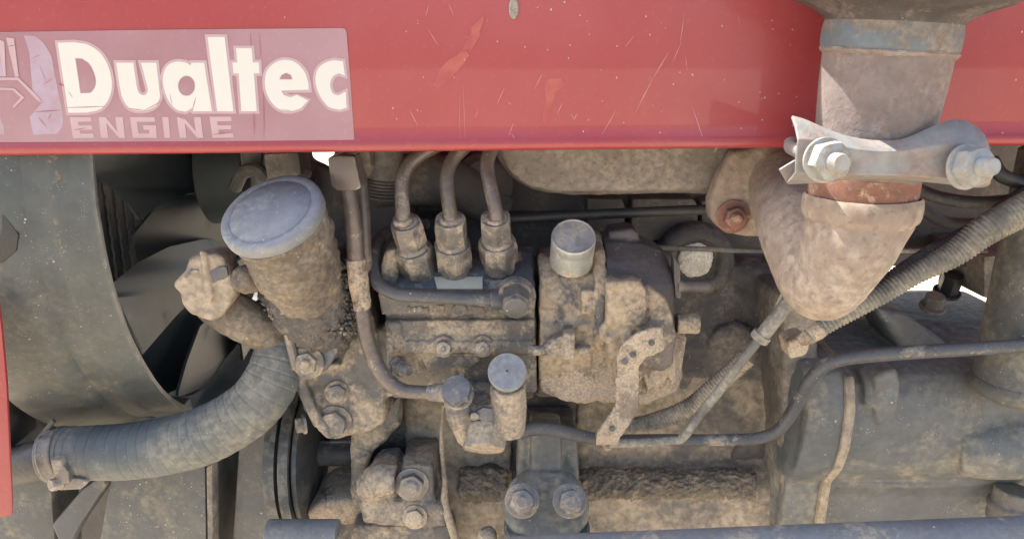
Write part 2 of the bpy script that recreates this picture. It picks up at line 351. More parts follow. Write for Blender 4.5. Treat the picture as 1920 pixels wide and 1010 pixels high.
# ---- bonnet
YB = -0.06
def zb(x):                                            # lower edge of the bonnet, almost level
    l, r_ = P(0, 287, YB), P(1920, 268, YB); return l.z + (r_.z-l.z)*(x-l.x)/(r_.x-l.x)
bm = newbm(); xs = [-.75+i*.05 for i in range(36)]
prof = [(-.001, .004, 0), (-.0022, .014, 0), (.0, -.0005, 1), (.0014, -.0017, 1), (.0034, -.0020, 1), (.0054, -.0010, 1), (.0070, 0, 1), (.016, 0, 1), (.06, 0.0, 1), (.14, .001, 1), (.22, .004, 1), (.30, .010, 1), (.335, .020, 1), (.352, .045, 1), (.36, .10, 1), (.365, .22, 1), (.36, .34, 1), (.34, .42, 1), (.30, .44, 1), (.0, .45, 1)]
prof[0:2] = [(.0015, .012, 0), (-.0012, .006, 0)]
rows = []
for x in xs: rows.append([bm.verts.new((x, YB+y, zb(x)+z)) for z, y, _ in prof])
for a, b in zip(rows, rows[1:]):
    for i in range(len(prof)-1): bm.faces.new((a[i], b[i], b[i+1], a[i+1]))
bmesh.ops.recalc_face_normals(bm, faces=bm.faces[:])
bon = part('bonnet', bm, 'red', T, 'faded red bonnet side panel with a grey decal', sharp=60)
sm = bon.modifiers.new('t', 'SOLIDIFY'); sm.thickness = .0012; sm.offset = 1
# flat print
k = 1/2.73
def sc(l): return [(x*k, y*k) for x, y in l]
def ell(cx, cy, rx, ry, n=20): return [(cx+rx*math.cos(2*math.pi*i/n), cy+ry*math.sin(2*math.pi*i/n)) for i in range(n)]
def smoothp(l, n=3):
    """round an outline by corner cutting, keeping it inside its corners"""
    return l
def arc(l):
    p = [Vector((x, y, 0)) for x, y in l]; return [(v.x, v.y) for v in catmull(p, 8)]
GL = {
 'D': ([(295, 220)]+arc([(380, 217), (455, 232), (520, 280), (560, 355), (573, 440), (556, 510), (515, 558), (445, 577)])+[(350, 578)], [[(385, 298)]+arc([(420, 300), (460, 330), (486, 385), (490, 435), (468, 472), (440, 478)])+[(412, 478)]]),
 'u': ([(595, 322), (682, 322)]+arc([(700, 440), (712, 476), (738, 488), (756, 468), (753, 440)])+[(722, 322), (800, 322), (812, 420)]+arc([(820, 500), (795, 545), (730, 568), (665, 556), (628, 505), (612, 440)]), []),
 'a': ([(975, 335), (980, 322), (1045, 322), (1085, 570), (990, 570), (984, 555)]+arc([(950, 572), (905, 562), (865, 520), (838, 450), (836, 385), (860, 335), (905, 316), (950, 320)]), [ell(955, 440, 44, 52)]),
 'l': ([(1062, 190), (1150, 190), (1195, 570), (1112, 570)], []),
 't': ([(1208, 248), (1288, 248), (1295, 320), (1325, 320), (1328, 376), (1300, 376), (1315, 570), (1235, 570), (1222, 378), (1195, 375), (1190, 322), (1215, 320)], []),
 'e': ([(1580, 460), (1440, 465)]+arc([(1452, 486), (1485, 497), (1520, 486)])+[(1578, 515)]+arc([(1540, 555), (1488, 570), (1430, 560), (1385, 518), (1358, 450), (1362, 375), (1398, 328), (1452, 307), (1512, 320), (1560, 370), (1580, 430)]), [[(1430, 408), (1498, 408), (1490, 384), (1464, 373), (1440, 385)]]),
 'c': ([(1755, 315), (1766, 388)]+arc([(1735, 376), (1706, 392), (1690, 432), (1702, 475), (1730, 490)])+[(1770, 470), (1775, 552)]+arc([(1740, 563), (1682, 547), (1637, 490), (1615, 420), (1626, 358), (1665, 322), (1710, 309)]), []),
}
GE = {
 'E': [(357, 600), (465, 600), (468, 622), (400, 624), (403, 642), (470, 642), (474, 664), (407, 666), (412, 684), (478, 684), (482, 706), (374, 708)],
 'N': [(505, 600), (540, 600), (600, 672), (590, 600), (628, 600), (640, 706), (610, 706), (545, 632), (556, 706), (517, 706)],
 'G': [(665, 600), (790, 600), (795, 624), (700, 624), (710, 684), (765, 684), (762, 664), (735, 664), (732, 642), (798, 642), (803, 706), (680, 706)],
 'I': [(830, 600), (862, 600), (872, 706), (842, 706)],
 'N2': [(905, 600), (940, 600), (1002, 672), (992, 600), (1028, 600), (1040, 706), (1010, 706), (946, 632), (956, 706), (920, 706)],
 'E2': [(1072, 598), (1182, 598), (1186, 620), (1112, 622), (1114, 642), (1182, 642), (1184, 662), (1118, 664), (1120, 684), (1192, 682), (1196, 704), (1088, 706)]}
def offset(l, d):
    n = len(l); area = sum(l[i][0]*l[(i+1) % n][1]-l[(i+1) % n][0]*l[i][1] for i in range(n)); s = 1 if area > 0 else -1; out = []
    for i in range(n):
        a, b, c = Vector(l[i-1]), Vector(l[i]), Vector(l[(i+1) % n])
        e1, e2 = b-a, c-b
        if e1.length < 1e-6 or e2.length < 1e-6: out.append(tuple(b)); continue
        n1 = Vector((e1.y, -e1.x)).normalized()*s; n2 = Vector((e2.y, -e2.x)).normalized()*s
        mm = (n1+n2); mm = mm.normalized() if mm.length > .1 else n1
        out.append(tuple(b + mm*d/max(.6, mm.dot(n1))))
    return out
YP = YB-.0013
part('decal', flat_polys([(sc([(-700, 172), (0, 165), (900, 152), (1750, 145), (1766, 150), (1774, 165), (1795, 440), (1814, 720), (900, 724), (0, 729), (-700, 732)]), [])], YP-.0002), 'decal', bon, 'grey pink translucent decal strip')
for ch, (o_, h_) in GL.items():
    eo = offset(o_, 13) if ch != 'e' else [(1596, 474), (1466, 477), (1488, 485), (1520, 480), (1592, 508)]+arc([(1550, 566), (1488, 583), (1424, 572), (1374, 525), (1345, 452), (1349, 370), (1390, 318), (1450, 294), (1518, 308), (1572, 362), (1593, 430)])
    part('letter_edge', flat_polys([(sc(eo), [])], YP-.0004), 'letter_edge', bon)
    part('letter', flat_polys([(sc(o_), [sc(h) for h in h_])], YP-.0006), 'letter', bon)
    if h_: part('letter_counter', flat_polys([(sc(offset(h, -3)), []) for h in h_], YP-.0005), 'decal', bon)
for ch, o_ in GE.items(): part('letter', flat_polys([(sc(o_), [])], YP-.0004), 'letter_edge', bon)
part('emblem', flat_polys([
  (sc([(122, 182)]+arc([(180, 186), (225, 225), (262, 290), (278, 370), (294, 450), (308, 520), (319, 575), (320, 640), (292, 685)])+[(170, 690), (152, 600), (215, 525), (168, 478), (150, 270)]), []),
  (sc([(-60, 600), (5, 610), (20, 650), (22, 690), (-60, 690)]), []), (sc([(-60, 190), (-10, 200), (18, 390), (2, 392), (-60, 250)]), [])], YP-.0003), 'lavender', bon, 'lavender fist and gear emblem')
part('emblem_line', flat_polys([(sc([(-60, 398), (95, 398), (200, 500), (212, 524), (196, 520), (90, 412), (-60, 412)]), []),
  (sc([(-60, 446), (72, 452), (126, 500), (72, 553), (64, 545), (106, 500), (64, 463), (-60, 460)]), []),
  (sc([(30, 192), (72, 198), (96, 392), (78, 396), (44, 250)]), []), (sc([(-10, 200), (22, 215), (30, 390), (18, 392)]), [])], YP-.0006), 'letter_edge', bon)
def streak(x0, y0, x1, y1, w_):
    d = Vector((x1-x0, y1-y0)); n = Vector((-d.y, d.x)).normalized()*w_/2
    return ([(x0+n.x*.4, y0+n.y*.4), ((x0+x1)/2+n.x, (y0+y1)/2+n.y), (x1+n.x*.3, y1+n.y*.3), (x1-n.x*.3, y1-n.y*.3), ((x0+x1)/2-n.x, (y0+y1)/2-n.y), (x0-n.x*.4, y0-n.y*.4)], [])
c7 = 800/1920
SCR = [(1330, 235, 1260, 350, 5), (1260, 350, 1180, 505, 5), (1400, 60, 1380, 200, 4), (1385, 195, 1345, 285, 4), (1090, 500, 1030, 605, 4), (1435, 480, 1495, 655, 5), (1170, 165, 1133, 213, 4), (760, 335, 725, 400, 4),
       (590, 398, 556, 470, 4), (850, 465, 828, 512, 4), (630, 555, 610, 610, 4), (248, 135, 295, 210, 4), (165, 500, 200, 565, 4), (340, 20, 362, 70, 3), (250, 25, 235, 75, 3), (915, 515, 903, 540, 6), (470, 500, 458, 530, 4),
       (1560, 620, 1535, 688, 5), (388, 440, 390, 650, 2), (404, 380, 414, 640, 2), (1640, 60, 1650, 120, 2), (1405, 250, 1412, 318, 3), (1900, 440, 1910, 432, 6), (1305, 495, 1290, 508, 4), (605, 460, 622, 472, 4), (890, 515, 905, 540, 4), (620, 600, 640, 630, 3)]
CRK = [(345, 552, 540, 546, 3), (660, 557, 740, 566, 3), (740, 566, 822, 522, 3), (985, 562, 1002, 498, 3), (300, 428, 326, 440, 7), (1298, 572, 1302, 690, 3), (1348, 470, 1352, 705, 3), (1325, 165, 1336, 300, 2), (1282, 165, 1284, 250, 2), (180, 574, 310, 564, 4), (195, 600, 240, 655, 3), (262, 580, 244, 615, 3), (200, 330, 235, 420, 2), (215, 440, 270, 400, 2), (160, 300, 210, 280, 2), (375, 668, 440, 655, 3), (1090, 690, 1180, 680, 3), (920, 600, 945, 612, 3), (40, 240, 80, 230, 3), (370, 500, 350, 470, 2), (1440, 560, 1500, 572, 2), (880, 540, 870, 480, 2)]
part('decal_cracks', flat_polys([streak(a*k, b*k, c*k, d*k, w_*k) for a, b, c, d, w_ in CRK], YP-.0009), 'red', bon, kind='stuff')
part('paint_scratches', flat_polys([streak(700+a*c7, b*c7, 700+c*c7, d*c7, w_*c7) for a, b, c, d, w_ in SCR], YP-.0002), 'scratch', bon, kind='stuff')
chips = []
CH = [(963, 96), (972, 155), (683, 212), (410, 270), (364, 348), (1025, 316), (1227, 75), (1315, 128), (1570, 118), (1793, 94), (1797, 132), (1886, 134), (1876, 203), (878, 262), (785, 225), (558, 187), (968, 541), (1127, 552), (1645, 460), (1825, 422), (1740, 415), (1762, 440), (1750, 540), (1888, 565), (1290, 597), (590, 645), (68, 642), (105, 535), (198, 497), (88, 487), (1097, 208), (1245, 157), (1380, 326), (1436, 337), (1350, 380), (1580, 360), (800, 44), (930, 70), (885, 204), (148, 143), (200, 106), (225, 348), (1030, 455), (945, 592), (1655, 578), (1095, 350), (860, 10)]
for x, y in CH: chips.append((ell(700+x*c7, y*c7, random.uniform(.8, 2.0), random.uniform(.9, 2.4), 7), []))
for i in range(26):
    x = random.uniform(-20, 1500); y = random.uniform(0, 268)
    if x < 660 and 50 < y < 270: continue
    chips.append((ell(x, y, random.uniform(.6, 1.4), random.uniform(.6, 1.5), 6), []))
for x, y in ((1842, 12), (1905, 150), (1880, 250), (1916, 60)): chips.append((ell(x, y, 1.8, 2.2, 7), []))
part('paint_chips', flat_polys(chips, YP-.0002), 'chip', bon, kind='stuff')
for rub_ in [([(908, 26), (906, 44), (899, 60), (901, 66), (889, 86), (880, 100), (879, 93), (866, 98), (872, 82), (884, 62), (883, 52), (897, 38)], []),
  ([(876, 96), (880, 104), (868, 122), (851, 140), (836, 157), (822, 165), (812, 160), (820, 146), (823, 132), (842, 112), (858, 104), (862, 98)], []), ([(1026, 150), (1052, 146), (1060, 160), (1042, 172), (1036, 196), (1030, 222), (1020, 238), (1016, 214), (1024, 190), (1022, 168)], [])]: part('rub_mark', flat_polys([rub_], YP-.0001), 'orange_stain', bon)
bm = newbm(); c = P(963, 16, YP); a = Vector((0, -1, 0))
lathe(bm, c, a, [(.0046, 0), (.0044, .0006), (.003, .0009), (.0012, .0004), (0, .0003)], 20, sq=None)
for v in bm.verts: v.co.x = c.x + (v.co.x-c.x)*.72; v.co.z = c.z + (v.co.z-c.z)*1.5
part('rivet', bm, 'zincnut', bon, 'oval grey rivet at the top of the bonnet')
# front grille side strip at far left
bm = newbm(); slab(bm, [(-90, 560), (-4, 560), (3, 620), (12, 720), (22, 940), (21, 966), (-10, 972), (-90, 975)], -.075, -.072, .0014)
part('front_side_panel', bm, 'red', T, 'narrow red sheet edge at the lower left')

# ---- fan shroud, fan, radiator
FX, FY, FR = -.30, .20, .25
fc = P(440, 415, FY); FZ = .955
ax = Vector((-1, 0, 0)); hubc = Vector((FX, FY, FZ))
bm = newbm()
outer = [(FR, 0), (FR+.001, .004), (FR+.0015, .022), (FR+.0035, .026), (FR+.004, .032), (FR+.002, .036), (FR+.003, .05), (FR+.008, .056), (FR+.010, .075), (FR+.013, .12)]
inner = [(FR+.008, .12), (FR-.002, .055), (FR-.005, .03), (FR-.005, .001)]
prof = outer+inner+[outer[0]]
seg = 160; rings = []
for r, h in prof:
    rings.append([bm.verts.new(hubc + ax*h + Vector((0, math.cos(2*math.pi*i/seg), math.sin(2*math.pi*i/seg)))*r) for i in range(seg)])
for a_, b_ in zip(rings, rings[1:]):
    for i in range(seg): bm.faces.new((a_[i], a_[(i+1) % seg], b_[(i+1) % seg], b_[i]))
bmesh.ops.remove_doubles(bm, verts=bm.verts[:], dist=1e-5)
bmesh.ops.recalc_face_normals(bm, faces=bm.faces[:])
for v in bm.verts: v.co += Vector((1, 0, 0))*noise.fractal(v.co*20, 1, 2, 2)*.0006
shroud = part('fan_shroud', bm, 'plastic', T, 'grey dusty plastic fan shroud ring at the left')
bm = newbm(); pp = []
for i in range(9):
    a_ = math.pi + .52 - i*.13; pp.append(hubc + ax*(.030+.002*noise.noise(Vector((i*3.1, 0, 0)))) + Vector((0, math.cos(a_), -math.sin(a_)*-1 if False else math.sin(a_)*1))*(FR-.0045+.0012*noise.noise(Vector((i*1.7, 4, 0)))))
tube(bm, pp, [.006, .0075, .008, .0078, .0082, .0080, .0078, .0072, .005], 20)
cast('mud_ridge', bm, 'neckmud', shroud, voxel=.0013, smooth=3, disp=.0012, dscale=130)
# open hole in the shroud, its shade painted as a thin dark slab
bm = newbm(); slab(bm, [(-30, 390), (8, 402), (34, 440), (30, 470), (4, 492), (-30, 500)], -.0588, -.05, .001)
part('hole_shade_slab', bm, 'rad', shroud, 'dark slab coloured as the shade in a shroud hole')
fan_bm = newbm()
lathe(fan_bm, hubc+Vector((.045, 0, 0)), ax, [(0, 0), (.045, 0), (.055, .006), (.058, .05), (.05, .055)], 40)
fan = part('fan', fan_bm, 'blade', T, 'large dark plastic cooling fan')
def PX(px, py, x_):                                   # point of the fan's own plane seen at that pixel
    d = RIGHT*((px-CX)/FPX) + UP*((CY-py)/FPX) + FWD
    return CAM + d*((x_-CAM.x)/d.x)
BL = [  # swept blades, each outline with its pitch towards the radiator
 [(120, 255, -.335), (330, 250, -.315), (372, 286, -.312), (394, 318, -.310), (415, 352, -.308), (350, 364, -.318), (300, 384, -.326), (262, 412, -.332), (244, 385, -.336), (212, 352, -.34), (160, 318, -.345)],
 [(300, 380, -.338), (350, 360, -.332), (415, 348, -.322), (470, 360, -.30), (470, 470, -.31), (400, 470, -.33), (320, 480, -.345), (258, 500, -.355), (250, 440, -.35)],
 [(208, 606, -.307), (203, 570, -.311), (212, 530, -.317), (258, 492, -.326), (318, 462, -.328), (378, 449, -.328), (440, 447, -.326), (452, 490, -.318), (392, 530, -.314), (330, 592, -.312), (268, 664, -.307), (252, 688, -.305)],
 [(205, 690, -.345), (262, 650, -.335), (300, 610, -.33), (350, 560, -.325), (402, 520, -.318), (460, 480, -.31), (560, 470, -.31), (560, 650, -.335), (470, 640, -.335), (376, 612, -.335), (352, 680, -.345), (332, 775, -.36), (300, 800, -.37)],
 [(330, 776, -.318), (336, 730, -.316), (350, 680, -.314), (375, 612, -.310), (420, 570, -.305), (470, 560, -.30), (500, 650, -.33), (470, 740, -.35), (400, 790, -.355)],
 [(452, 640, -.30), (456, 600, -.298), (500, 560, -.29), (540, 640, -.31), (520, 720, -.33), (463, 702, -.318), (458, 690, -.31)],
 [(380, 250, -.33), (430, 250, -.32), (470, 330, -.30), (430, 345, -.315), (418, 335, -.32)]]
for q in BL:
    bm = newbm(); c2d = [Vector((a_, b_, 0)) for a_, b_, _ in q]
    v_ = [bm.verts.new(PX(*p)) for p in q]
    for tri in tessellate_polygon([c2d]): bm.faces.new([v_[i] for i in tri])
    bmesh.ops.recalc_face_normals(bm, faces=bm.faces[:])
    bmesh.ops.subdivide_edges(bm, edges=bm.edges[:], cuts=2, use_grid_fill=True, smooth=.25)
    for v in bm.verts:                                # blade tips clear the ring
        r_ = math.hypot(v.co.y-FY, v.co.z-FZ)
        if r_ > FR-.016: v.co.y = FY+(v.co.y-FY)*(FR-.016)/r_; v.co.z = FZ+(v.co.z-FZ)*(FR-.016)/r_
    if sum(f.normal.x for f in bm.faces) < 0: bmesh.ops.reverse_faces(bm, faces=bm.faces[:])
    bmesh.ops.solidify(bm, geom=bm.faces[:], thickness=.0028); bmesh.ops.recalc_face_normals(bm, faces=bm.faces[:])
    part('blade', bm, 'blade', fan, sharp=50)
bm = newbm(); box(bm, Vector((FX-.16, FY, FZ)), .05, .40, .44, bev=.004)
rad = part('radiator', bm, 'rad', T, 'black radiator core behind the fan')
bm = newbm()
for i in range(20):
    y = FY-.19+i*.0195; xx = FX-.134; zz = FZ-.17; n = 50
    pv = None
    for j in range(n+1):
        z = zz+j*.40/n; dx = .0009*(1 if j % 2 else -1)
        q = (bm.verts.new((xx, y+dx-.0008, z)), bm.verts.new((xx+.002, y+dx, z)), bm.verts.new((xx, y+dx+.0008, z)))
        if pv: bm.faces.new((pv[0], pv[1], q[1], q[0])); bm.faces.new((pv[1], pv[2], q[2], q[1]))
        pv = q
part('core_fins', bm, 'fin', rad, kind='stuff')

# ---- lower radiator hose
bm = newbm(); hp = [(92, 856, .0), (125, 850, .0), (160, 848, -.002), (220, 847, -.003), (275, 841, -.004), (330, 831, -.004), (380, 817, -.004), (436, 789, .0), (480, 755, .004), (510, 710, .012), (527, 660, .024), (536, 600, .045)]
hr = [S(q, 300, 830, 0) for q in (47, 48, 49, 51, 52, 53, 53, 52, 51, 50, 48, 46)]
PITCHR = .0092
def ribf(s):
    s2 = s + .0012*math.sin(s*140); f = (s2 % PITCHR)/PITCHR; g_ = abs(f-.5)*2
    return 1.0 + (.024+.008*noise.noise(Vector((round(s/PITCHR)*3.7, 1.3, 0))))*(1-g_**6) + (.0 if s > .022 else .03)
tube(bm, ppath(hp), hr, 40, 64, ribf)
hose = part('radiator_hose', bm, 'hose', T, 'thick grey ribbed rubber hose bending to the lower left', sharp=80)
hc = P(116, 851, 0); ha = (P(160, 851, -.001)-P(95, 863, 0)).normalized(); r0 = hr[0]
bm = newbm(); lathe(bm, hc-ha*.008, ha, [(r0*1.0, 0), (r0*1.10, .0004), (r0*1.115, .0015), (r0*1.10, .0022), (r0*1.10, .0108), (r0*1.115, .0115), (r0*1.10, .0128), (r0*1.0, .0135)], 40)
part('hose_clamp', bm, 'nut', hose)
bm = newbm(); tube(bm, ppath([(-30, 880, .03), (30, 872, .01), (80, 860, .0), (110, 852, .0)]), [S(q, 100, 850, 0) for q in (38, 38, 38, 38)], 32); part('outlet_pipe', bm, 'black', hose)
bm = newbm(); slab(bm, [(93, 862), (112, 862), (128, 885), (130, 905), (112, 910), (100, 890)], -.030, -.012, .002)
slab(bm, [(100, 893), (158, 898), (162, 908), (150, 918), (112, 920), (98, 912)], -.026, .0, .003)
lathe(bm, P(106, 906, -.028), AX(-.6, -.1, .9), [(.005, -.004), (.0055, 0), (.005, .005), (.003, .005)], 6)
part('clamp_screw', bm, 'nut', hose)
bm = newbm(); 
slab(bm, [(255, 868), (282, 866), (290, 878), (284, 886), (266, 888), (254, 880)], -.0345, -.030, .001)
# ---- left lower frame pieces
bm = newbm(); slab(bm, [(205, 900), (240, 870), (385, 872), (388, 1100), (170, 1100)], .045, .16, .004)
o = part('frame_bracket', bm, 'frame', T, 'dark blue box bracket below the radiator hose')
bm = newbm(); slab(bm, [(386, 876), (398, 870), (400, 1100), (390, 1100)], .043, .06, .002); part('bracket_flange', bm, 'flange', o)
bm = newbm(); slab(bm, [(440, 840), (475, 815), (530, 800), (548, 1100), (425, 1100)], .06, .12, .012); part('frame_column', bm, 'frame', T)
bm = newbm(); slab(bm, [(-60, 700), (60, 735), (80, 800), (95, 900), (110, 1100), (-60, 1100)], .05, .10, .006)
fr = part('frame_side', bm, 'frame', T)
bm = newbm(); slab(bm, [(-20, 700), (150, 765), (320, 785), (330, 830), (100, 832), (40, 800), (-20, 790)], .07, .12, .004); part('radiator_bottom_tank', bm, 'plastic', T)
bm = newbm(); slab(bm, [(95, 985), (150, 920), (190, 890), (200, 910), (150, 985), (120, 1040)], .04, .06, .004); part('strut', bm, 'frame', fr)
bm = newbm(); slab(bm, [(50, 842), (96, 786), (102, 792), (58, 850)], .0, .004, .001); part('strut', bm, 'plastic', fr)
bm = newbm(); slab(bm, [(-200, 740), (640, 790), (640, 1150), (-200, 1150)], .19, .24, .004); part('front_axle_support', bm, 'black', T)

# ---- engine block and head
bm = newbm()
prism_x(bm, [(480, .125), (500, .108), (640, .098), (700, .092), (860, .088), (880, .072), (915, .062), (1100, .058), (1120, .34), (480, .34)], 655, 1475, .008, .09)
lathe(bm, P(1302, 488, .108), Vector((0, -1, 0)), [(.036, -.02), (.036, .006), (.030, .010), (.023, .010), (.021, .004), (.016, .002)], 48)
lathe(bm, P(1375, 655, .095), Vector((0, -1, 0)), [(.026, -.02), (.026, .0), (.022, .0025), (.0, .0025)], 40)
lathe(bm, P(1420, 860, .088), Vector((0, -1, 0)), [(.03, -.02), (.03, .006), (.026, .009), (.0, .009)], 40)
block = cast('engine_block', bm, 'block', T, 'dark oily engine block with mud on its lower side', voxel=.0022, smooth=4, disp=.0010, dscale=90, disp2=.0015, dscale2=22)
bm = newbm(); lathe(bm, P(1302, 486, .106), Vector((0, -1, 0)), [(.0165, -.006), (.0165, .0035), (.012, .006), (.005, .007), (0, .007)], 40)  # disc closing the hole; the bright ground beyond is only its colour
cast('lit_hole_disc', bm, 'pale', block, 'pale disc in a ring on the engine block, coloured as sunlit ground through a hole', voxel=.0009, smooth=1, disp=.0012, dscale=160)
# mud coat on the lower block side
bm = newbm()
prism_x(bm, [(700, .0925), (745, .0885), (790, .085), (860, .081), (884, .066), (918, .054), (1010, .050), (1110, .05), (1110, .09), (700, .12)], 1085, 1540, .006, .08)
cast('mud_coat', bm, 'blockmud', block, voxel=.0020, smooth=6, disp=.0012, dscale=110, disp2=.0022, dscale2=28)
bm = newbm()
prism_x(bm, [(690, .0925), (735, .0885), (800, .084), (870, .080), (890, .064), (930, .056), (1110, .05), (1110, .09), (690, .12)], 745, 962, .006, .08)
cast('mud_coat', bm, 'blockmud', block, voxel=.0020, smooth=6, disp=.0012, dscale=110, disp2=.0022, dscale2=28)
# crumbly band along the ledge
for xl_, xr_ in ((1090, 1446), (856, 952)):
    bm = newbm(); prism_x(bm, [(878, .0665), (890, .0602), (905, .0545), (918, .0515), (932, .0505), (940, .056), (940, .07), (878, .08)], xl_, xr_, .002, .06)
    cast('crumbly_mud', bm, 'clod', block, voxel=.0012, smooth=1, disp=.0020, dscale=330, disp2=.0026, dscale2=70)
bm = newbm(); prism_x(bm, [(180, .145), (395, .14), (410, .155), (490, .135), (490, .34), (180, .34)], 690, 1520, .004, .13)
head = part('cylinder_head', bm, 'head', T, 'dark cylinder head side above the pump')
for l in ([(1100, 372), (1165, 372), (1172, 385), (1172, 440), (1160, 452), (1105, 452), (1100, 440)], [(1185, 372), (1300, 372), (1310, 385), (1310, 452), (1195, 452), (1183, 440)], [(1315, 375), (1380, 375), (1380, 440), (1330, 440), (1315, 425)]):
    bm = newbm(); slab(bm, l, .118, .15, .005); part('cover_plate', bm, 'head', head)
bm = newbm(); tube(bm, ppath([(700, 345, .10), (790, 335, .10), (860, 350, .11), (940, 400, .12)]), [.022, .024, .022, .018], 24); part('coolant_pipe', bm, 'head', head)
bm = newbm(); lathe(bm, P(905, 345, .12), AX(.3, .1, 1), [(.028, -.02), (.028, .005), (.02, .012), (0, .013)], 32); part('cover_plate', bm, 'head', head)
# behind the filler: water pump and front plate
bm = newbm()
slab(bm, [(500, 240), (570, 240), (584, 300), (625, 318), (625, 560), (480, 560), (500, 400)], .10, .112, .003)
slab(bm, [(622, 285), (770, 240), (770, 620), (610, 620), (615, 400)], .095, .30, .006)
lathe(bm, P(545, 320, .09), AX(0, 1, .2), [(.020, -.03), (.020, .0), (.022, .002), (.022, .01), (.018, .014), (.018, .04)], 32)
wp = cast('water_pump', bm, 'head', T, 'dirty water pump housing behind the oil filler', voxel=.002, smooth=3, disp=.0008, dscale=80)
bm = newbm(); tube(bm, ppath([(520, 330, .07), (548, 318, .06), (580, 326, .07)]), .004, 10); part('hose_clamp', bm, 'nut', wp)
bm = newbm(); lathe(bm, P(708, 312, .05), AX(.2, .9, .3), [(.019, -.02), (.019, .02)], 28)
for i in range(6): lathe(bm, P(706, 335+i*6, .048), AX(.2, .9, .3), [(.0185, 0), (.0195, .001), (.0185, .002)], 28)
part('ribbed_hose', bm, 'head', wp)
bm = newbm(); slab(bm, [(492, 288), (560, 285), (566, 330), (500, 340)], .05, .09, .004); part('thermostat_housing', bm, 'flange', wp)
bm = newbm(); tube(bm, ppath([(440, 352, .10), (455, 325, .09), (480, 318, .08), (500, 335, .08)]), [.006]*4, 10); part('hose_edge', bm, 'plastic', wp)
bm = newbm(); slab(bm, [(447, 270), (492, 270), (490, 322), (472, 330), (450, 318)], .10, .13, .004); part('upper_hose', bm, 'hose', wp)

# ---- exhaust manifold and elbow
bm = newbm()
tube(bm, ppath([(955, 262, .07), (1010, 295, .055), (1100, 302, .05), (1220, 300, .05), (1345, 305, .05), (1420, 330, .045)]), [S(q, 1100, 300, .05) for q in (40, 60, 63, 62, 60, 62)], 36)
slab(bm, [(930, 270), (960, 250), (1380, 240), (1380, 345), (1330, 359), (1040, 363), (990, 352), (955, 325)], .02, .10, .016, 4)
man = cast('exhaust_manifold', bm, 'manifold', T, 'dusty brown cast exhaust manifold under the bonnet edge', voxel=.002, smooth=5, disp=.0006, dscale=90)
bm = newbm()
slab(bm, [(1375, 285), (1440, 270), (1490, 300), (1500, 400), (1440, 446), (1400, 446), (1355, 435), (1330, 408), (1330, 375), (1350, 325)], -.002, .016, .005)
ep = ppath([(1462, 318, .012), (1476, 385, -.03), (1500, 448, -.07), (1534, 520, -.102), (1556, 520, -.116), (1592, 455, -.122), (1612, 398, -.12)])
tube(bm, ep, [S(q, 1500, 450, -.07) for q in (66, 68, 70, 70, 66, 78, 90)], 40, 10)
seam = [(1528, 408, -.180), (1506, 440, -.162), (1497, 480, -.158), (1504, 530, -.160), (1524, 575, -.152)]
cc = P(1612, 410, -.12); upv = Vector((0, 0, 1)); RC = S(104, 1612, 390, -.12)
elbow = cast('exhaust_elbow', bm, 'elbow', man if False else T, 'rusty tan cast exhaust elbow', voxel=.0016, smooth=5, disp=.00018, dscale=220, disp2=.0009, dscale2=26)
bm = newbm(); lathe(bm, cc, upv, [(RC*.80, -.006), (RC*.90, -.002), (RC*.985, .001), (RC*1.01, .004), (RC*1.015, .009), (RC*1.0, .0135), (RC*.965, .0155), (RC*.935, .0150), (RC*.93, .004)], 64)
for v in bm.verts: v.co += Vector((noise.noise(v.co*70), noise.noise(v.co*71+Vector((5, 1, 2))), noise.noise(v.co*69)))*.0006
part('elbow_collar', bm, 'elbow', elbow)
bolt(elbow, P(1374, 406, -.003), Vector((0, -1, 0)), S(21, 1374, 406, -.003), .008, 'rust_deep', 1.5, S(12, 1374, 406, 0), .006, 'flange_bolt', label='rusty flange bolt')
# pipe
XP, YPp = P(1636, 300, -.12).x, -.12
pz = lambda row: P(1636, row, -.12).z
def rp(px): return S(px, 1636, 230, -.12)
XL = P(1612, 390, -.12).x
bm = newbm()
lathe(bm, Vector((XL+.0005, -.12, pz(415))), upv, [(rp(94), 0), (rp(97), .004), (rp(99.5), .02), (rp(100.5), pz(328)-pz(415))], 48)
part('exhaust_sleeve', bm, 'rust_deep', elbow, 'dark rusty sleeve end inside the elbow collar')
bm = newbm()
# slightly leaning pipe: rings placed along its own axis
A0 = Vector((XL, -.12, pz(390))); A1 = Vector((P(1668, 60, -.12).x, -.122, pz(60)))
pax = (A1-A0).normalized(); Lp = (A1-A0).length
def hrow(r): return (pz(r)-A0.z)/pax.z
lathe(bm, A0, pax, [(rp(90), 0), (rp(97), hrow(345)), (rp(101), hrow(290)), (rp(104), hrow(240)), (rp(107), hrow(200)), (rp(110), hrow(160)), (rp(112), hrow(110)), (rp(113), hrow(88))], 64)
for v in bm.verts: v.co += Vector((v.co.x-XP, v.co.y-YPp, 0)).normalized()*noise.fractal(v.co*60, 1, 2, 3)*.0004
pipe = part('exhaust_pipe', bm, 'rust', T, 'vertical rusty exhaust pipe in front of the bonnet', sharp=70)
bm = newbm()
lathe(bm, A0, pax, [(rp(112), hrow(100)), (rp(117), hrow(94)), (rp(119), hrow(84)), (rp(119), hrow(60)), (rp(117), hrow(44)), (rp(118), hrow(38))], 64)
part('heat_band', bm, 'bluerust', pipe, 'heat blued band at the top of the pipe')
bm = newbm()
lathe(bm, A0, pax, [(rp(110), hrow(106)), (rp(116), hrow(102)), (rp(119), hrow(97)), (rp(117), hrow(93)), (rp(112), hrow(91))], 90)
for v in bm.verts: v.co += Vector((v.co.x-XP, v.co.y+.12, 0)).normalized()*noise.fractal(v.co*150, 1, 2, 2)*.0012 + Vector((0, 0, noise.noise(v.co*120)*.0012))
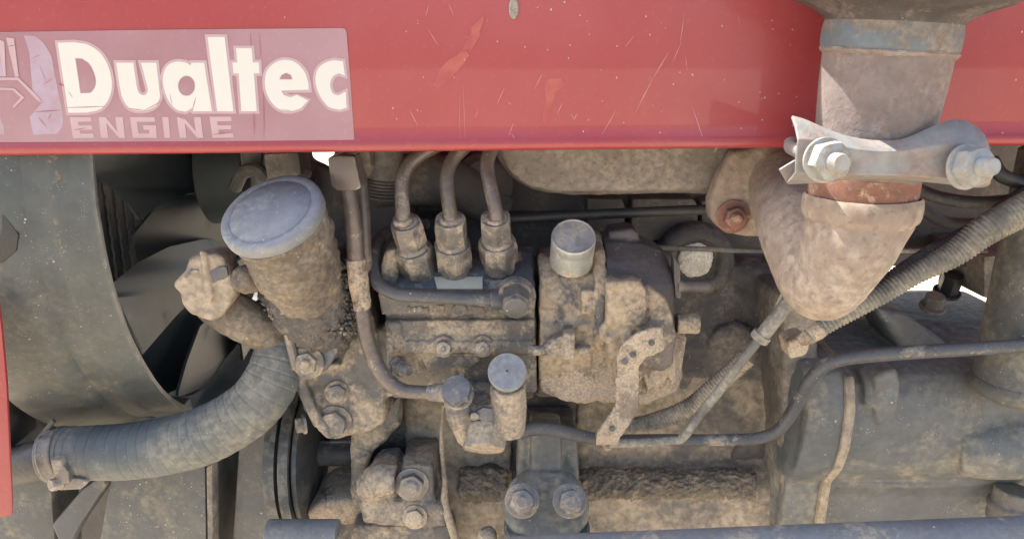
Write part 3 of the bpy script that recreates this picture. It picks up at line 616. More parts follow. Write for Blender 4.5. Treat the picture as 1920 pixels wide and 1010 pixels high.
part('weld_bead', bm, 'rust', pipe)
bm = newbm()
lathe(bm, A0, pax, [(rp(117), hrow(44)), (rp(122), hrow(34)), (rp(150), hrow(18)), (rp(185), hrow(4)), (rp(205), hrow(-12)), (rp(214), hrow(-40)), (rp(216), hrow(-500)), (rp(205), hrow(-510))], 64)
part('silencer', bm, 'bowl', pipe, 'dark flared silencer base at the top right')
# clamp
yl = -.158; yw = -.170
cols = [(1485, 216, 1496, 262, 1491, 326, 1476, 346), (1508, 222, 1514, 262, 1512, 326, 1505, 345), (1545, 238, 1548, 268, 1548, 326, 1545, 343), (1590, 254, 1592, 278, 1592, 327, 1590, 338), (1640, 262, 1640, 284, 1640, 328, 1640, 336),
        (1690, 260, 1690, 283, 1690, 329, 1690, 338), (1735, 242, 1738, 276, 1738, 332, 1735, 342), (1775, 226, 1776, 270, 1776, 336, 1775, 346), (1812, 226, 1815, 272, 1815, 340, 1812, 351), (1842, 246, 1845, 284, 1843, 341, 1840, 352), (1853, 268, 1857, 298, 1858, 335, 1856, 347)]
def clampY(px, base): return base + .016*((px-1668)/190)**2 * .3
bm = newbm(); G = []
cl = [catmull([Vector((c_[2*i], c_[2*i+1], 0)) for c_ in cols], 4) for i in range(4)]
ctr = []
for q in range(len(cl[0])):
    px = cl[1][q].x; e = ((px-1665)/190)**2
    y_l, y_w = yl+.004*e, yw+.004*e
    a_, b_, c_, d_ = [P(cl[i][q].x, cl[i][q].y, (y_l, y_w, y_w, y_l+.004)[i]) for i in range(4)]
    row = [a_, a_*.6+b_*.4+Vector((0, -.0015, 0)), b_, b_*.5+c_*.5+Vector((0, .0012, 0)), c_, c_*.5+d_*.5+Vector((0, -.001, 0)), d_]
    G.append([bm.verts.new(v) for v in row])
for a_, b_ in zip(G, G[1:]):
    for j in range(6): bm.faces.new((a_[j], b_[j], b_[j+1], a_[j+1]))
bmesh.ops.recalc_face_normals(bm, faces=bm.faces[:])
if sum(f.normal.y for f in bm.faces) > 0: bmesh.ops.reverse_faces(bm, faces=bm.faces[:])
clamp = part('pipe_clamp', bm, 'zinc', T, 'grey zinc saddle clamp across the exhaust pipe', sharp=45)
m_ = clamp.modifiers.new('t', 'SOLIDIFY'); m_.thickness = .0022; m_.offset = -1
m_ = clamp.modifiers.new('b', 'BEVEL'); m_.width = .0006; m_.segments = 2; m_.limit_method = 'ANGLE'; m_.angle_limit = R(30)
zc = P(1545, 300, -.15).z
nL, nR = P(1545, 300, yw-.001), P(1808, 313, yw-.001)
bm = newbm(); rU = S(13, 1600, 300, -.15)
xm = (nL.x+nR.x)/2
tube(bm, [Vector((nL.x, yw-.006, nL.z)), Vector((nL.x, -.14, nL.z)), Vector((nL.x+.002, -.11, nL.z)), Vector((nL.x+.012, -.082, nL.z)), Vector((xm-.02, -.068, (nL.z+nR.z)/2)), Vector((xm+.02, -.068, (nL.z+nR.z)/2)), Vector((nR.x-.012, -.082, nR.z)), Vector((nR.x-.002, -.11, nR.z)), Vector((nR.x, -.14, nR.z)), Vector((nR.x, yw-.006, nR.z))], rU, 16)
part('u_bolt', bm, 'zinc', clamp)
for c_, axis, rr, hh in ((nL, AX(.12, -.22, 1), S(38, 1545, 300, yw), .0095), (nR, AX(.28, -.12, 1), S(38, 1808, 313, yw), .0095)):
    bm = newbm()
    lathe(bm, c_, axis, [(rr*.7, -.004), (rr*1.12, 0), (rr*1.12, .0018), (rr*1.05, .0022)], 32)
    hexa(bm, c_+axis*.002, axis, rr, hh, .14, .2); part('clamp_nut', bm, 'zincnut', clamp)
    bm = newbm(); prof = [(rU*1.28, 0)]
    h = .0
    while h < .0085: prof += [(rU*1.30, h), (rU*1.18, h+.0006)]; h += .0012
    prof += [(rU*1.1, h+.001), (0, h+.0012)]
    lathe(bm, c_+axis*(hh), axis, prof, 24); part('threaded_end', bm, 'zincnut', clamp)
# spring ears of the saddle at the left
bm = newbm(); slab(bm, [(1462, 318), (1492, 300), (1500, 335), (1478, 346)], -.150, -.147, .0008); part('clamp_tail', bm, 'zinc', clamp)

# ---- oil filler
fb = P(615, 640, .035); ft = P(513, 405, -.055); fa = (ft-fb).normalized()
cax = AX(-.20, .66, .74); cr = S(99, 513, 405, -.055)
bm = newbm()
nbase = ft - cax*.006
tube(bm, [nbase, nbase-cax*.012, P(560, 505, -.020), P(582, 548, -.004)], [cr*.97, cr*.90, cr*.80, cr*.74], 40)
tube(bm, [nbase-cax*.014, P(562, 512, -.018)], [cr*.93, cr*.86], 40)
filler = cast('oil_filler_neck', bm, 'neckmud', T, 'mud caked oil filler neck', voxel=.0013, smooth=3, disp=.0009, dscale=170, disp2=.0026, dscale2=55)
bm = newbm()
tube(bm, ppath([(572, 520, .006), (590, 560, .012), (606, 596, .026), (622, 640, .045)]), [cr*.92, cr*.98, cr*.88, cr*.62], 36)
slab(bm, [(470, 545), (520, 520), (640, 470), (668, 500), (674, 560), (655, 620), (600, 632), (545, 622), (505, 598)], .012, .06, .012)
cast('gritty_base', bm, 'grit', filler, 'dark oily gritty lower neck', voxel=.0013, smooth=3, disp=.0012, dscale=240, disp2=.0022, dscale2=60)
bm = newbm()
lathe(bm, ft, cax, [(cr*.93, -.006), (cr*.97, -.0045), (cr*1.0, -.003), (cr*1.0, .003), (cr*.985, .0048), (cr*.95, .0058), (cr*.83, .0062), (cr*.80, .0054), (cr*.77, .0066), (cr*.4, .0076), (0, .008)], 72)
for v in bm.verts: v.co += cax*noise.fractal(v.co*45, 1, 2, 2)*.0003
part('filler_cap', bm, 'cap', filler, 'round blue grey oil filler cap', sharp=50)
# gritty crust on the neck
bm = newbm()
for i in range(1500):
    t = random.random(); px = random.uniform(475, 672); py = random.uniform(480, 625)
    if py < 590-(px-480)*.62 or (py-560) > (px-470)*.9: continue
    e = 1-((px-580)/110)**2
    c = P(px, py, .004-.022*max(0, e) + random.uniform(-.001, .004)); r = random.uniform(.0006, .0019)
    mm = Matrix.Translation(c) @ Matrix.Rotation(random.random()*6, 4, Vector((random.random(), random.random(), .3))) @ Matrix.Diagonal((r*random.uniform(.7, 1.5), r, r, 1))
    bmesh.ops.create_icosphere(bm, subdivisions=1, radius=1, matrix=mm)
part('oily_grit', bm, 'crumb', filler, kind='stuff')
bm = newbm(); lathe(bm, P(456, 522, -.012), AX(-.4, .1, .9), [(.006, -.02), (.0105, -.012), (.0115, -.004), (.0105, .003), (.007, .006), (0, .007)], 28)
cast('hinge_knob', bm, 'neckmud', filler, voxel=.0011, smooth=2, disp=.0009, dscale=150)
# knob plug with hose
bm = newbm()
kp = [(320, 536), (336, 517), (346, 506), (352, 484), (372, 478), (400, 474), (416, 478), (424, 496), (434, 518), (440, 545), (432, 572), (418, 592), (398, 606), (376, 600), (352, 588), (340, 572), (336, 552)]
slab(bm, kp, -.012, .014, .005, 3); 
slab(bm, [(372, 470), (386, 472), (400, 560), (392, 575), (382, 560)], -.0155, -.01, .002)
kn = cast('breather_knob', bm, 'knob', T, 'tan mud covered lobed plug left of the filler', voxel=.0012, smooth=3, disp=.0004, dscale=180, disp2=.0009, dscale2=50)
bm = newbm(); slab(bm, [(384, 516), (396, 508), (410, 500), (424, 500), (428, 516), (420, 524), (408, 526), (400, 532), (392, 524)], -.0135, -.01, .0008); slab(bm, [(344, 520), (356, 506), (372, 506), (372, 510), (358, 512), (350, 522)], -.0135, -.01, .0006)
part('bare_patch', bm, 'pump_top', kn, 'blue grey bare patch in the mud')
bm = newbm(); tube(bm, ppath([(395, 560, .01), (440, 590, .012), (500, 622, .02), (555, 655, .03)]), [S(q, 450, 600, .01) for q in (40, 42, 40, 38)], 28)
cast('knob_stem', bm, 'neckmud', kn, voxel=.0015, smooth=2, disp=.0008, dscale=140)

# ---- timing case under the filler
bm = newbm()
slab(bm, [(545, 622), (600, 618), (690, 560), (712, 640), (722, 720), (724, 795), (700, 808), (640, 826), (610, 826), (585, 800), (560, 750), (545, 715), (556, 690)], .022, .09, .006)
slab(bm, [(546, 690), (556, 735), (580, 790), (612, 826), (630, 822), (600, 780), (580, 740), (572, 712), (640, 690), (640, 680)], .010, .04, .003)
slab(bm, [(690, 640), (735, 600), (760, 745), (712, 748)], .025, .09, .004)
slab(bm, [(655, 815), (690, 800), (750, 740), (750, 800), (690, 860), (682, 960), (655, 960)], .05, .10, .008)
tc_ = cast('timing_case', bm, 'mudblue', T, 'muddy timing case casting below the filler neck', voxel=.0016, smooth=3, disp=.0009, dscale=110, disp2=.0014, dscale2=40)
bm = newbm(); slab(bm, [(553, 632), (572, 640), (640, 632), (632, 665), (616, 690), (596, 708), (556, 712)], .004, .03, .003)
cast('corner_flange', bm, 'pump_top', tc_, 'bluish three cornered flange with a nut', voxel=.0012, smooth=2, disp=.0005, dscale=150)
bolt(tc_, P(578, 678, .002), Vector((-.1, -1, .1)).normalized(), .0095, .006, 'mudblue', 1.45, .0045, .005, 'stud_nut')
bolt(tc_, P(628, 790, .020), Vector((0, -1, .1)).normalized(), .0115, .007, 'mudblue', 1.3)
bolt(tc_, P(632, 735, .020), Vector((.1, -1, .1)).normalized(), .008, .004, 'mudblue', 1.3)
bolt(tc_, P(570, 795, .02), Vector((-1, -.5, 0)).normalized(), .007, .006, 'mudblue', 1.2)
bm = newbm(); tube(bm, ppath([(540, 625, .0), (546, 650, .0), (556, 690, .002)]), .004, 10); part('clamp_strip', bm, 'nut', tc_)

# ---- steel fuel line with connector at the top
bm = newbm(); tube(bm, ppath([(652, 352, -.012), (662, 420, -.014), (668, 490, -.014), (678, 570, -.016), (690, 640, -.018), (716, 700, -.02), (752, 730, -.022), (800, 735, -.024), (822, 737, -.024)]), [S(q, 680, 500, -.015) for q in (15, 16, 16, 15, 15, 15, 14, 13, 13)], 20)
fl = part('fuel_line', bm, 'pipe', T, 'brown steel fuel line running down beside the filler')
bm = newbm(); tube(bm, ppath([(668, 485, -.014), (673, 530, -.015), (680, 580, -.016)]), [S(q, 680, 500, -.015) for q in (18, 18.5, 16.5)], 20); cast('mud_sleeve', bm, 'mud', fl, voxel=.001, smooth=1, disp=.0009, dscale=160)
bm = newbm(); tube(bm, ppath([(676, 330, .01), (682, 400, .004), (684, 470, .0), (690, 520, .0)]), [S(13, 680, 400, 0)]*4, 16); part('fuel_line_branch', bm, 'pipe', fl)
bm = newbm(); slab(bm, [(613, 296), (632, 291), (665, 293), (678, 352), (668, 358), (630, 358), (620, 348)], -.022, .002, .003); slab(bm, [(640, 285), (668, 285), (664, 300), (640, 300)], -.012, .0, .002)
part('connector', bm, 'pipe', fl, 'square brown connector block at the top of the fuel line')
bm = newbm(); slab(bm, [(668, 280), (692, 282), (697, 315), (686, 340), (676, 340)], .01, .03, .004); cast('connector_nut', bm, 'flange', fl, voxel=.0012, smooth=2, disp=.0008)

# ---- injection pump
bm = newbm()
prism_x(bm, [(462, .055), (470, .045), (545, -.002), (550, -.008), (580, -.009), (583, -.003), (596, -.003), (600, -.009), (640, -.008), (662, -.010), (668, .004), (690, .008), (745, .015), (745, .07), (470, .07)], 722, 1003, .002)
slab(bm, [(708, 548), (1000, 548), (1000, 590), (716, 590)], -.0125, .0, .0015)
slab(bm, [(745, 640), (1000, 640), (1000, 664), (750, 664)], -.0115, .0, .002)
slab(bm, [(724, 604), (750, 604), (762, 655), (742, 655)], -.0115, .0, .002)
slab(bm, [(785, 662), (900, 660), (902, 678), (885, 692), (800, 692)], -.004, .02, .003)
slab(bm, [(720, 470), (745, 465), (745, 545), (712, 545), (712, 500)], .0, .04, .004)
slab(bm, [(1000, 600), (1006, 600), (1006, 735), (960, 740), (960, 660)], -.002, .03, .002)
ip = cast('injection_pump', bm, 'pump', T, 'dusty fuel injection pump with three outlets', voxel=.0012, smooth=1, disp=.0004, dscale=200, disp2=.0006, dscale2=60)
bm = newbm()
pa = P(860, 480, .038); pb = P(860, 543, .0005)
f_ = [P(735, 470, .041), P(1000, 470, .041), P(1000, 543, .0), P(728, 543, .0)]
nrm = (f_[1]-f_[0]).cross(f_[3]-f_[0]).normalized()
if nrm.y > 0: nrm = -nrm
add_poly_prism(bm, [v+nrm*.0022 for v in f_], [v-nrm*.004 for v in f_], .0015)
for x_ in (812, 892):
    lathe(bm, P(x_, 505, .022), nrm, [(.011, 0), (.011, .004), (.009, .005), (0, .005)], 24)
cast('pump_top_face', bm, 'pump_top', ip, 'bluish sloping top face of the pump', voxel=.0012, smooth=2, disp=.0004, dscale=150)
bm = newbm(); 
fp = [P(814, 524, .0105), P(905, 524, .0105), P(905, 546, -.0035), P(820, 546, -.0035)]
add_poly_prism(bm, [v+nrm*.0035 for v in fp], [v+nrm*.002 for v in fp], .0004); part('name_plate', bm, 'plate', ip, 'small pale blank plate on the pump')
# raised casting marks along the ledge
bm = newbm()
for x_, w_ in ((786, 24), (862, 0), (934, 20)):
    if not w_:
        lathe(bm, P(x_, 580, -.0125), Vector((0, -1, 0)), [(.0065, -.001), (.0062, .0016), (.0046, .0020), (.0038, .0009), (0, .0007)], 24)
        for v in bm.verts: v.co.z = P(0, 580, -.0125).z + (v.co.z-P(0, 580, -.0125).z)*.8
    else:
        for k_ in range(4): slab(bm, [(x_-w_+k_*11, 573+(k_ % 2)*4), (x_-w_+7+k_*11, 573), (x_-w_+9+k_*11, 588), (x_-w_+1+k_*11, 587)], -.0140, -.011, .0006)
slab(bm, [(815, 572), (835, 572), (832, 588), (820, 588)], -.0138, -.011, .0006); slab(bm, [(884, 574), (906, 574), (912, 588), (890, 588)], -.0138, -.011, .0006)
cast('casting_marks', bm, 'pump', ip, voxel=.0009, smooth=1, disp=.0004, dscale=200)
for x_ in (832, 905):
    bolt(ip, P(x_, 651, -.0095), Vector((0, -1, .12)).normalized(), .0062, .004, 'nut', 1.3, .002, .002, 'plug_screw')
    bm = newbm(); tube(bm, ppath([(x_-20, 652, -.009), (x_-14, 638, -.010), (x_, 632, -.010), (x_+14, 638, -.010), (x_+20, 652, -.009)]), .0018, 8); part('screw_lip', bm, 'pump', ip)
# outlets
HOLD = [((786, 508), (758, 408)), ((852, 500), (843, 402)), ((936, 492), (928, 400))]
PIPES = [[(757, 425, -.011), (755, 395, -.012), (754, 352, -.008), (759, 324, -.004), (774, 301, .0), (800, 283, .004), (840, 262, .008)],
         [(845, 425, -.011), (843, 395, -.012), (838, 352, -.008), (839, 324, -.004), (848, 301, .0), (864, 282, .004), (890, 258, .008)],
         [(931, 425, -.011), (929, 395, -.012), (920, 352, -.008), (914, 324, -.004), (914, 301, .0), (922, 278, .004), (934, 254, .008)]]
for i, ((x0, y0), (x1, y1)) in enumerate(HOLD):
    b0 = P(x0, y0, .014); b1 = P(x1, y1, -.012); a_ = (b1-b0).normalized(); L_ = (b1-b0).length
    r1, r2 = S(37, x0, y0, .012), S(31, x1, y1, .0)
    bm = newbm(); lathe(bm, b0-a_*.006, a_, [(r1*.8, 0), (r1*.82, .008), (r1*.7, .012)], 28)
    hexa(bm, b0+a_*.003, a_, r1, L_*.40, .16, .5+i*.25); lathe(bm, b0+a_*L_*.40, a_, [(r1*.75, 0), (r1*.78, .004), (r1*.66, .007)], 24)
    part('delivery_valve', bm, 'nut', ip, sharp=28)
    bm = newbm(); hexa(bm, b0+a_*L_*.52, a_, r2, L_*.40, .2, .2+i*.2); lathe(bm, b0+a_*L_*.90, a_, [(r2*.72, 0), (r2*.66, .002), (r2*.45, .003)], 24)
    part('union_nut', bm, 'nut', ip, sharp=28)
    bm = newbm(); tube(bm, ppath(PIPES[i]), [S(15.5, x1, y1, .0)]+[S(13.5, x1, y1, .0)]*6, 20); part('injector_pipe', bm, 'pipe', ip)
    bm = newbm(); lathe(bm, P(PIPES[i][1][0], 412, -.0115), a_, [(S(18, x1, y1, 0), -.006), (S(18, x1, y1, 0), .002), (S(15, x1, y1, 0), .003)], 20); part('pipe_collar', bm, 'nut', ip)
# dark overflow pipe wrapping the pump's end
bm = newbm(); tube(bm, ppath([(800, 420, .085), (760, 425, .07), (722, 440, .045), (704, 470, .02), (700, 510, .0), (712, 535, -.012), (745, 551, -.018), (800, 556, -.019), (870, 560, -.019), (930, 563, -.019)]), S(12.5, 800, 550, -.018), 18)
op = part('overflow_pipe', bm, 'darkpipe', T, 'dark blue overflow pipe curling round the pump end')
bm = newbm(); a_ = Vector((0, -.9, .25)).normalized(); c_ = P(966, 556, -.010)
lathe(bm, c_-a_*.010, a_, [(.0165, 0), (.0165, .012), (.0145, .0135)], 32); tube(bm, ppath([(920, 563, -.019), (945, 562, -.018)]), [.0075, .008], 16)
part('banjo_eye', bm, 'darkpipe', op)
bm = newbm(); a2 = Vector((.02, -.9, -.38)).normalized(); c2 = P(966, 553, -.024); lathe(bm, c2-a2*.004, a2, [(.013, 0), (.013, .004)], 28); hexa(bm, c2, a2, .0115, .012, .1, .4); lathe(bm, c2+a2*.012, a2, [(.0095, 0), (.0095, .004), (.008, .005)], 24)
part('banjo_bolt', bm, 'darkpipe', op)
# mounting bolt at the pump's foot
bm = newbm(); slab(bm, [(725, 655), (745, 650), (750, 700), (735, 715), (726, 700)], .0, .02, .002); part('mounting_lug', bm, 'nut', ip)
bolt(ip, P(742, 690, -.002), AX(.75, -.05, .6), .0075, .006, 'nut', 1.2, .005, .010, 'mounting_bolt')

# ---- governor housing
bm = newbm()
drum = [(462, .055), (468, .035), (485, .012), (520, -.002), (560, -.008), (620, -.010), (665, -.006), (705, .0), (742, .012), (742, .07), (470, .07)]
prism_x(bm, drum, 1011, 1114, .004)
ridge = [(430, .055), (438, .03), (470, .004), (520, -.012), (570, -.018), (640, -.016), (655, -.010), (655, .06)]
prism_x(bm, ridge, 1112, 1134, .003)
slab(bm, [(1012, 605), (1112, 605), (1112, 650), (1012, 640)], -.013, .0, .003)
slab(bm, [(1090, 545), (1112, 545), (1112, 590), (1090, 590)], -.016, -.004, .0015); slab(bm, [(1080, 610), (1104, 608), (1104, 624), (1082, 624)], -.017, -.006, .0015)
gov = cast('governor', bm, 'governor', T, 'tan dusty governor housing at the right end of the pump', voxel=.0014, smooth=2, disp=.0006, dscale=130, disp2=.001, dscale2=45)
# rounded cover
bm = newbm()
base = [(432, .06), (440, .03), (455, .015), (490, .0), (530, -.012), (580, -.018), (625, -.018), (645, -.012), (650, .06)]
secs = [(1134, 1.0, 0), (1170, 1.0, 2), (1205, .985, 8), (1232, .94, 14), (1252, .86, 20), (1264, .76, 25), (1271, .62, 30)]
rw = []
for x_, s_, dy in secs:
    rw.append([bm.verts.new(Vector((X(x_, 0), .045+(Y_-.045)*s_, Z(640+(r_-640)*s_, Y_)))) for r_, Y_ in base])
fs = []
for a_, b_ in zip(rw, rw[1:]):
    for i in range(len(base)): j = (i+1) % len(base); fs.append(bm.faces.new((a_[i], b_[i], b_[j], a_[j])))
fs.append(bm.faces.new(rw[0][::-1])); fs.append(bm.faces.new(rw[-1])); bmesh.ops.recalc_face_normals(bm, faces=fs)
slab(bm, [(1140, 434), (1185, 428), (1200, 438), (1200, 452), (1140, 452)], .02, .05, .003)
gc = cast('governor_cover', bm, 'gov_dark', gov, 'dark rounded governor cover', voxel=.0014, smooth=4, disp=.0004, dscale=130)
bm = newbm(); 
slab(bm, [(1137, 528), (1200, 526), (1212, 545), (1214, 600), (1208, 612), (1137, 612)], -.026, .0, .003)
slab(bm, [(1137, 605), (1262, 600), (1272, 630), (1262, 690), (1240, 700), (1137, 672)], -.021, .03, .005)
slab(bm, [(1214, 535), (1250, 560), (1266, 604), (1214, 606)], -.019, .0, .004)
lathe(bm, P(1188, 573, -.025), Vector((0, -1, 0)), [(.010, -.006), (.010, .001), (.009, .002), (.0035, .002), (.003, -.001), (0, -.001)], 24)
lathe(bm, P(1143, 622, -.021), Vector((0, -1, .2)), [(.009, -.006), (.009, .002), (.0035, .003), (.003, 0), (0, 0)], 24)
lathe(bm, P(1192, 624, -.021), Vector((0, -1, .2)), [(.012, -.006), (.012, .003), (.004, .004), (.003, 0), (0, 0)], 24)
cast('governor_base', bm, 'governor', gov, voxel=.0013, smooth=3, disp=.0007, dscale=130)
bm = newbm()
for pts in ([(1165, 467), (1202, 467), (1203, 469), (1165, 469)], [(1200, 467), (1203, 467), (1203, 513), (1200, 513)], [(1165, 510), (1203, 512), (1203, 515), (1165, 513)]):
    slab(bm, pts, -.004, .015, 0)
bm.free()
# mud packed beneath
bm = newbm()
for i in range(8):
    x_ = 1150+i*15; slab(bm, [(x_, 640), (x_+12, 638), (x_+14, 700+random.uniform(-10, 30)), (x_+2, 735+random.uniform(-25, 15))], -.012+random.uniform(-.004, .006), .04, .002)
slab(bm, [(1010, 640), (1150, 640), (1180, 660), (1170, 760), (1100, 760), (1040, 748), (1010, 735)], .0, .07, .006)
slab(bm, [(1120, 640), (1285, 620), (1290, 660), (1275, 735), (1220, 760), (1120, 760)], .004, .07, .006)
mudm = cast('packed_mud', bm, 'mud', gov, voxel=.0018, smooth=3, disp=.0014, dscale=120, disp2=.0022, dscale2=45)
# silver cap
bm = newbm(); sa = AX(0, .58, .82); sb = P(1073, 470, -.004); r_ = S(41, 1072, 450, 0)
lathe(bm, sb-sa*.012, sa, [(r_*1.02, 0), (r_*1.0, .006), (r_*1.0, .021), (r_*.98, .0222), (r_*1.0, .0235), (r_*1.0, .0285), (r_*.985, .0302), (r_*.955, .0312), (r_*.91, .0312), (r_*.88, .0306), (0, .031)], 56)
part('governor_cap', bm, 'silver', gov, 'round silver cap standing on the governor', sharp=40)
# control lever
bm = newbm(); tube(bm, ppath([(989, 657, -.028), (1010, 657, -.028), (1032, 656, -.028)]), S(10, 1010, 657, -.028), 16)
slab(bm, [(1018, 650), (1050, 632), (1070, 628), (1074, 672), (1060, 674), (1030, 668)], -.034, -.018, .002)
slab(bm, [(1058, 626), (1078, 626), (1078, 676), (1058, 674)], -.040, -.016, .001); slab(bm, [(1076, 652), (1110, 652), (1110, 668), (1076, 668)], -.028, -.016, .003)
cast('control_lever', bm, 'pump', gov, 'short dusty control lever on the governor', voxel=.001, smooth=1, disp=.0004, dscale=160)
# stubs at the right end
bm = newbm(); xa = Vector((1, 0, 0)); lathe(bm, P(1268, 606, .0), xa, [(.0085, 0), (.0085, .017), (.008, .0185), (.0, .0185)], 24); cast('stub_pin', bm, 'mud', gov, 'tan muddy stub at the right end', voxel=.0009, smooth=2, disp=.0004)
bm = newbm(); lathe(bm, P(1270, 536, .01), xa, [(.006, 0), (.0052, .010), (.0052, .026), (.0046, .027), (0, .027)], 20); slab(bm, [(1262, 478), (1276, 500), (1278, 560), (1266, 560)], .006, .02, .002)
part('stop_screw', bm, 'gov_dark', gov)
# hanging bracket strap
bm = newbm()
strip = [((1240, 612), (1245, 655)), ((1205, 618), (1215, 668)), ((1165, 648), (1200, 685)), ((1155, 690), (1198, 700)), ((1154, 740), (1197, 735)), ((1150, 765), (1195, 768)), ((1120, 812), (1165, 815)), ((1118, 830), (1158, 830))]
ly = [-.034, -.036, -.034, -.032, -.032, -.032, -.03, -.024]
aL = catmull([P(a_[0], a_[1], y_) for (a_, b_), y_ in zip(strip, ly)], 5); bL = catmull([P(b_[0], b_[1], y_) for (a_, b_), y_ in zip(strip, ly)], 5)
fr_, bk_ = [], []
for i_ in range(len(aL)):
    t_ = (aL[min(i_+1, len(aL)-1)]-aL[max(i_-1, 0)]).normalized(); w_ = (bL[i_]-aL[i_]).normalized(); n_ = t_.cross(w_).normalized()
    if n_.y > 0: n_ = -n_
    fr_.append((aL[i_]+n_*.002, bL[i_]+n_*.002)); bk_.append((aL[i_]-n_*.002, bL[i_]-n_*.002))
vr = [[bm.verts.new(v) for v in (f_[0], f_[1], b_[1], b_[0])] for f_, b_ in zip(fr_, bk_)]
for a_, b_ in zip(vr, vr[1:]):
    for j in range(4): bm.faces.new((a_[j], a_[(j+1) % 4], b_[(j+1) % 4], b_[j]))
bm.faces.new(vr[0]); bm.faces.new(vr[-1]); bmesh.ops.recalc_face_normals(bm, faces=bm.faces[:])
strap = cast('strap_bracket', bm, 'mud', T, 'bent muddy steel strap hanging from the governor', voxel=.0011, smooth=2, disp=.0008, dscale=170)
for x_, y_, Y_ in ((1222, 642, -.0385), (1187, 665, -.038), (1172, 678, -.037), (1148, 803, -.034)):
    bm = newbm(); lathe(bm, P(x_, y_, Y_), AX(0, 0, 1), [(.0024, -.003), (.0024, .0006), (0, .0006)], 14); part('bolt_hole', bm, 'black', strap)

# ---- feed pump with strainer
bm = newbm()
tube(bm, ppath([(952, 720, -.036), (954, 760, -.03), (950, 800, -.022)]), [S(q, 950, 740, -.03) for q in (33, 33, 38)], 28)
tube(bm, ppath([(856, 740, -.028), (866, 772, -.022), (890, 810, -.012)]), [S(q, 860, 750, -.02) for q in (26, 30, 36)], 24)
slab(bm, [(838, 752), (880, 742), (930, 752), (975, 760), (988, 780), (978, 812), (940, 830), (890, 828), (865, 812), (845, 790)], -.022, .03, .008)
slab(bm, [(880, 768), (905, 758), (945, 764), (958, 776), (945, 792), (905, 797), (882, 786)], -.032, -.01, .004)
fp_ = cast('feed_pump', bm, 'mudblue', T, 'muddy fuel feed pump below the injection pump', voxel=.0013, smooth=4, disp=.0006, dscale=150, disp2=.0008, dscale2=60)
bm = newbm(); a_ = AX(-.02, .42, .90); c_ = P(951, 697, -.044); r_ = S(36.5, 951, 690, -.044)
lathe(bm, c_-a_*.008, a_, [(r_*.9, 0), (r_*.96, .002), (r_*.97, .005), (r_*1.0, .0055), (r_*1.0, .009), (r_*.96, .0105), (r_*.16, .0105), (r_*.14, .0115), (r_*.08, .0115), (r_*.06, .010), (0, .010)], 56)
part('strainer_cap', bm, 'cap', fp_, 'round blue grey strainer cap with centre dimple', sharp=40)
bm = newbm(); slab(bm, [(884, 776), (905, 764), (940, 768), (950, 777), (940, 788), (905, 792)], -.0345, -.03, .002); part('flange_plate', bm, 'pump_top', fp_)
for x_ in (890, 943): bolt(fp_, P(x_, 779, -.035), Vector((0, -1, .2)).normalized(), .0035, .002, 'nut', 0, name='flange_screw')
bm = newbm(); a_ = Vector((-.05, -.62, -.75)).normalized(); c_ = P(910, 806, -.022); hexa(bm, c_, a_, S(42, 910, 830, -.02), .016, .1, .25); lathe(bm, c_-a_*.004, a_, [(.018, 0), (.018, .006)], 28)
cast('hex_plug', bm, 'mudblue', fp_, 'large hexagon plug at the pump bottom', voxel=.0011, smooth=1, disp=.0005)
bm = newbm(); a_ = AX(-.08, .45, .88); c_ = P(858, 735, -.036); hexa(bm, c_, a_, S(29, 858, 730, -.03), .009, .12, .4); lathe(bm, c_-a_*.006, a_, [(.0125, 0), (.0125, .007)], 28)
part('banjo_bolt', bm, 'pump_top', fp_)
bm = newbm(); tube(bm, ppath([(805, 736, -.024), (820, 736, -.026), (842, 735, -.028)]), [S(q, 820, 736, -.025) for q in (15, 17, 17)], 18); part('pipe_union', bm, 'nut', fp_)
bm = newbm(); tube(bm, ppath([(975, 808, -.012), (1000, 803, -.014), (1040, 806, -.012), (1090, 817, -.008), (1140, 824, -.004), (1250, 824, .0), (1350, 824, .0), (1425, 820, -.002), (1465, 800, -.01), (1495, 755, -.022), (1525, 705, -.032), (1570, 675, -.038), (1680, 662, -.04), (1800, 655, -.04), (1960, 645, -.04)]), [S(q, 1300, 820, 0) for q in (16, 13, 12, 12, 11, 11, 11, 11, 11.5, 12, 12, 12, 12, 12, 12)], 16)
lp = part('long_fuel_pipe', bm, 'darkpipe', T, 'long dark fuel pipe running to the right edge')
bm = newbm(); tube(bm, ppath([(1120, 815, -.006), (1132, 826, -.012), (1140, 838, -.006)]), .0035, 10); part('pipe_tie', bm, 'mud', lp)

# ---- control rod, conduits
bm = newbm(); tube(bm, ppath([(1142, 831, -.014), (1200, 829, -.016), (1262, 825, -.018), (1282, 818, -.02), (1310, 780, -.024), (1350, 730, -.032), (1400, 665, -.04), (1500, 540, -.05)]), S(8.5, 1300, 800, -.02), 14)
cr_ = part('control_rod', bm, 'conduit', T, 'thin grey bent rod running up to the exhaust elbow')
bm = newbm(); tube(bm, ppath([(1424, 634, -.043), (1436, 620, -.045), (1510, 528, -.05)]), S(14, 1450, 600, -.045), 16); lathe(bm, P(1424, 634, -.043), (P(1510, 528, -.05)-P(1424, 634, -.043)).normalized(), [(.0062, -.002), (.0075, -.001), (.0075, .004), (.006, .005)], 20)
part('rod_sleeve', bm, 'conduit', cr_)
bm = newbm(); tube(bm, ppath([(1448, 590, -.03), (1462, 560, -.03), (1475, 530, -.03)]), S(3, 1450, 590, -.03), 8); part('thin_cable', bm, 'conduit_tan', cr_)
def corr(n): return lambda s: 1+.075*math.sin(2*math.pi*s/n)
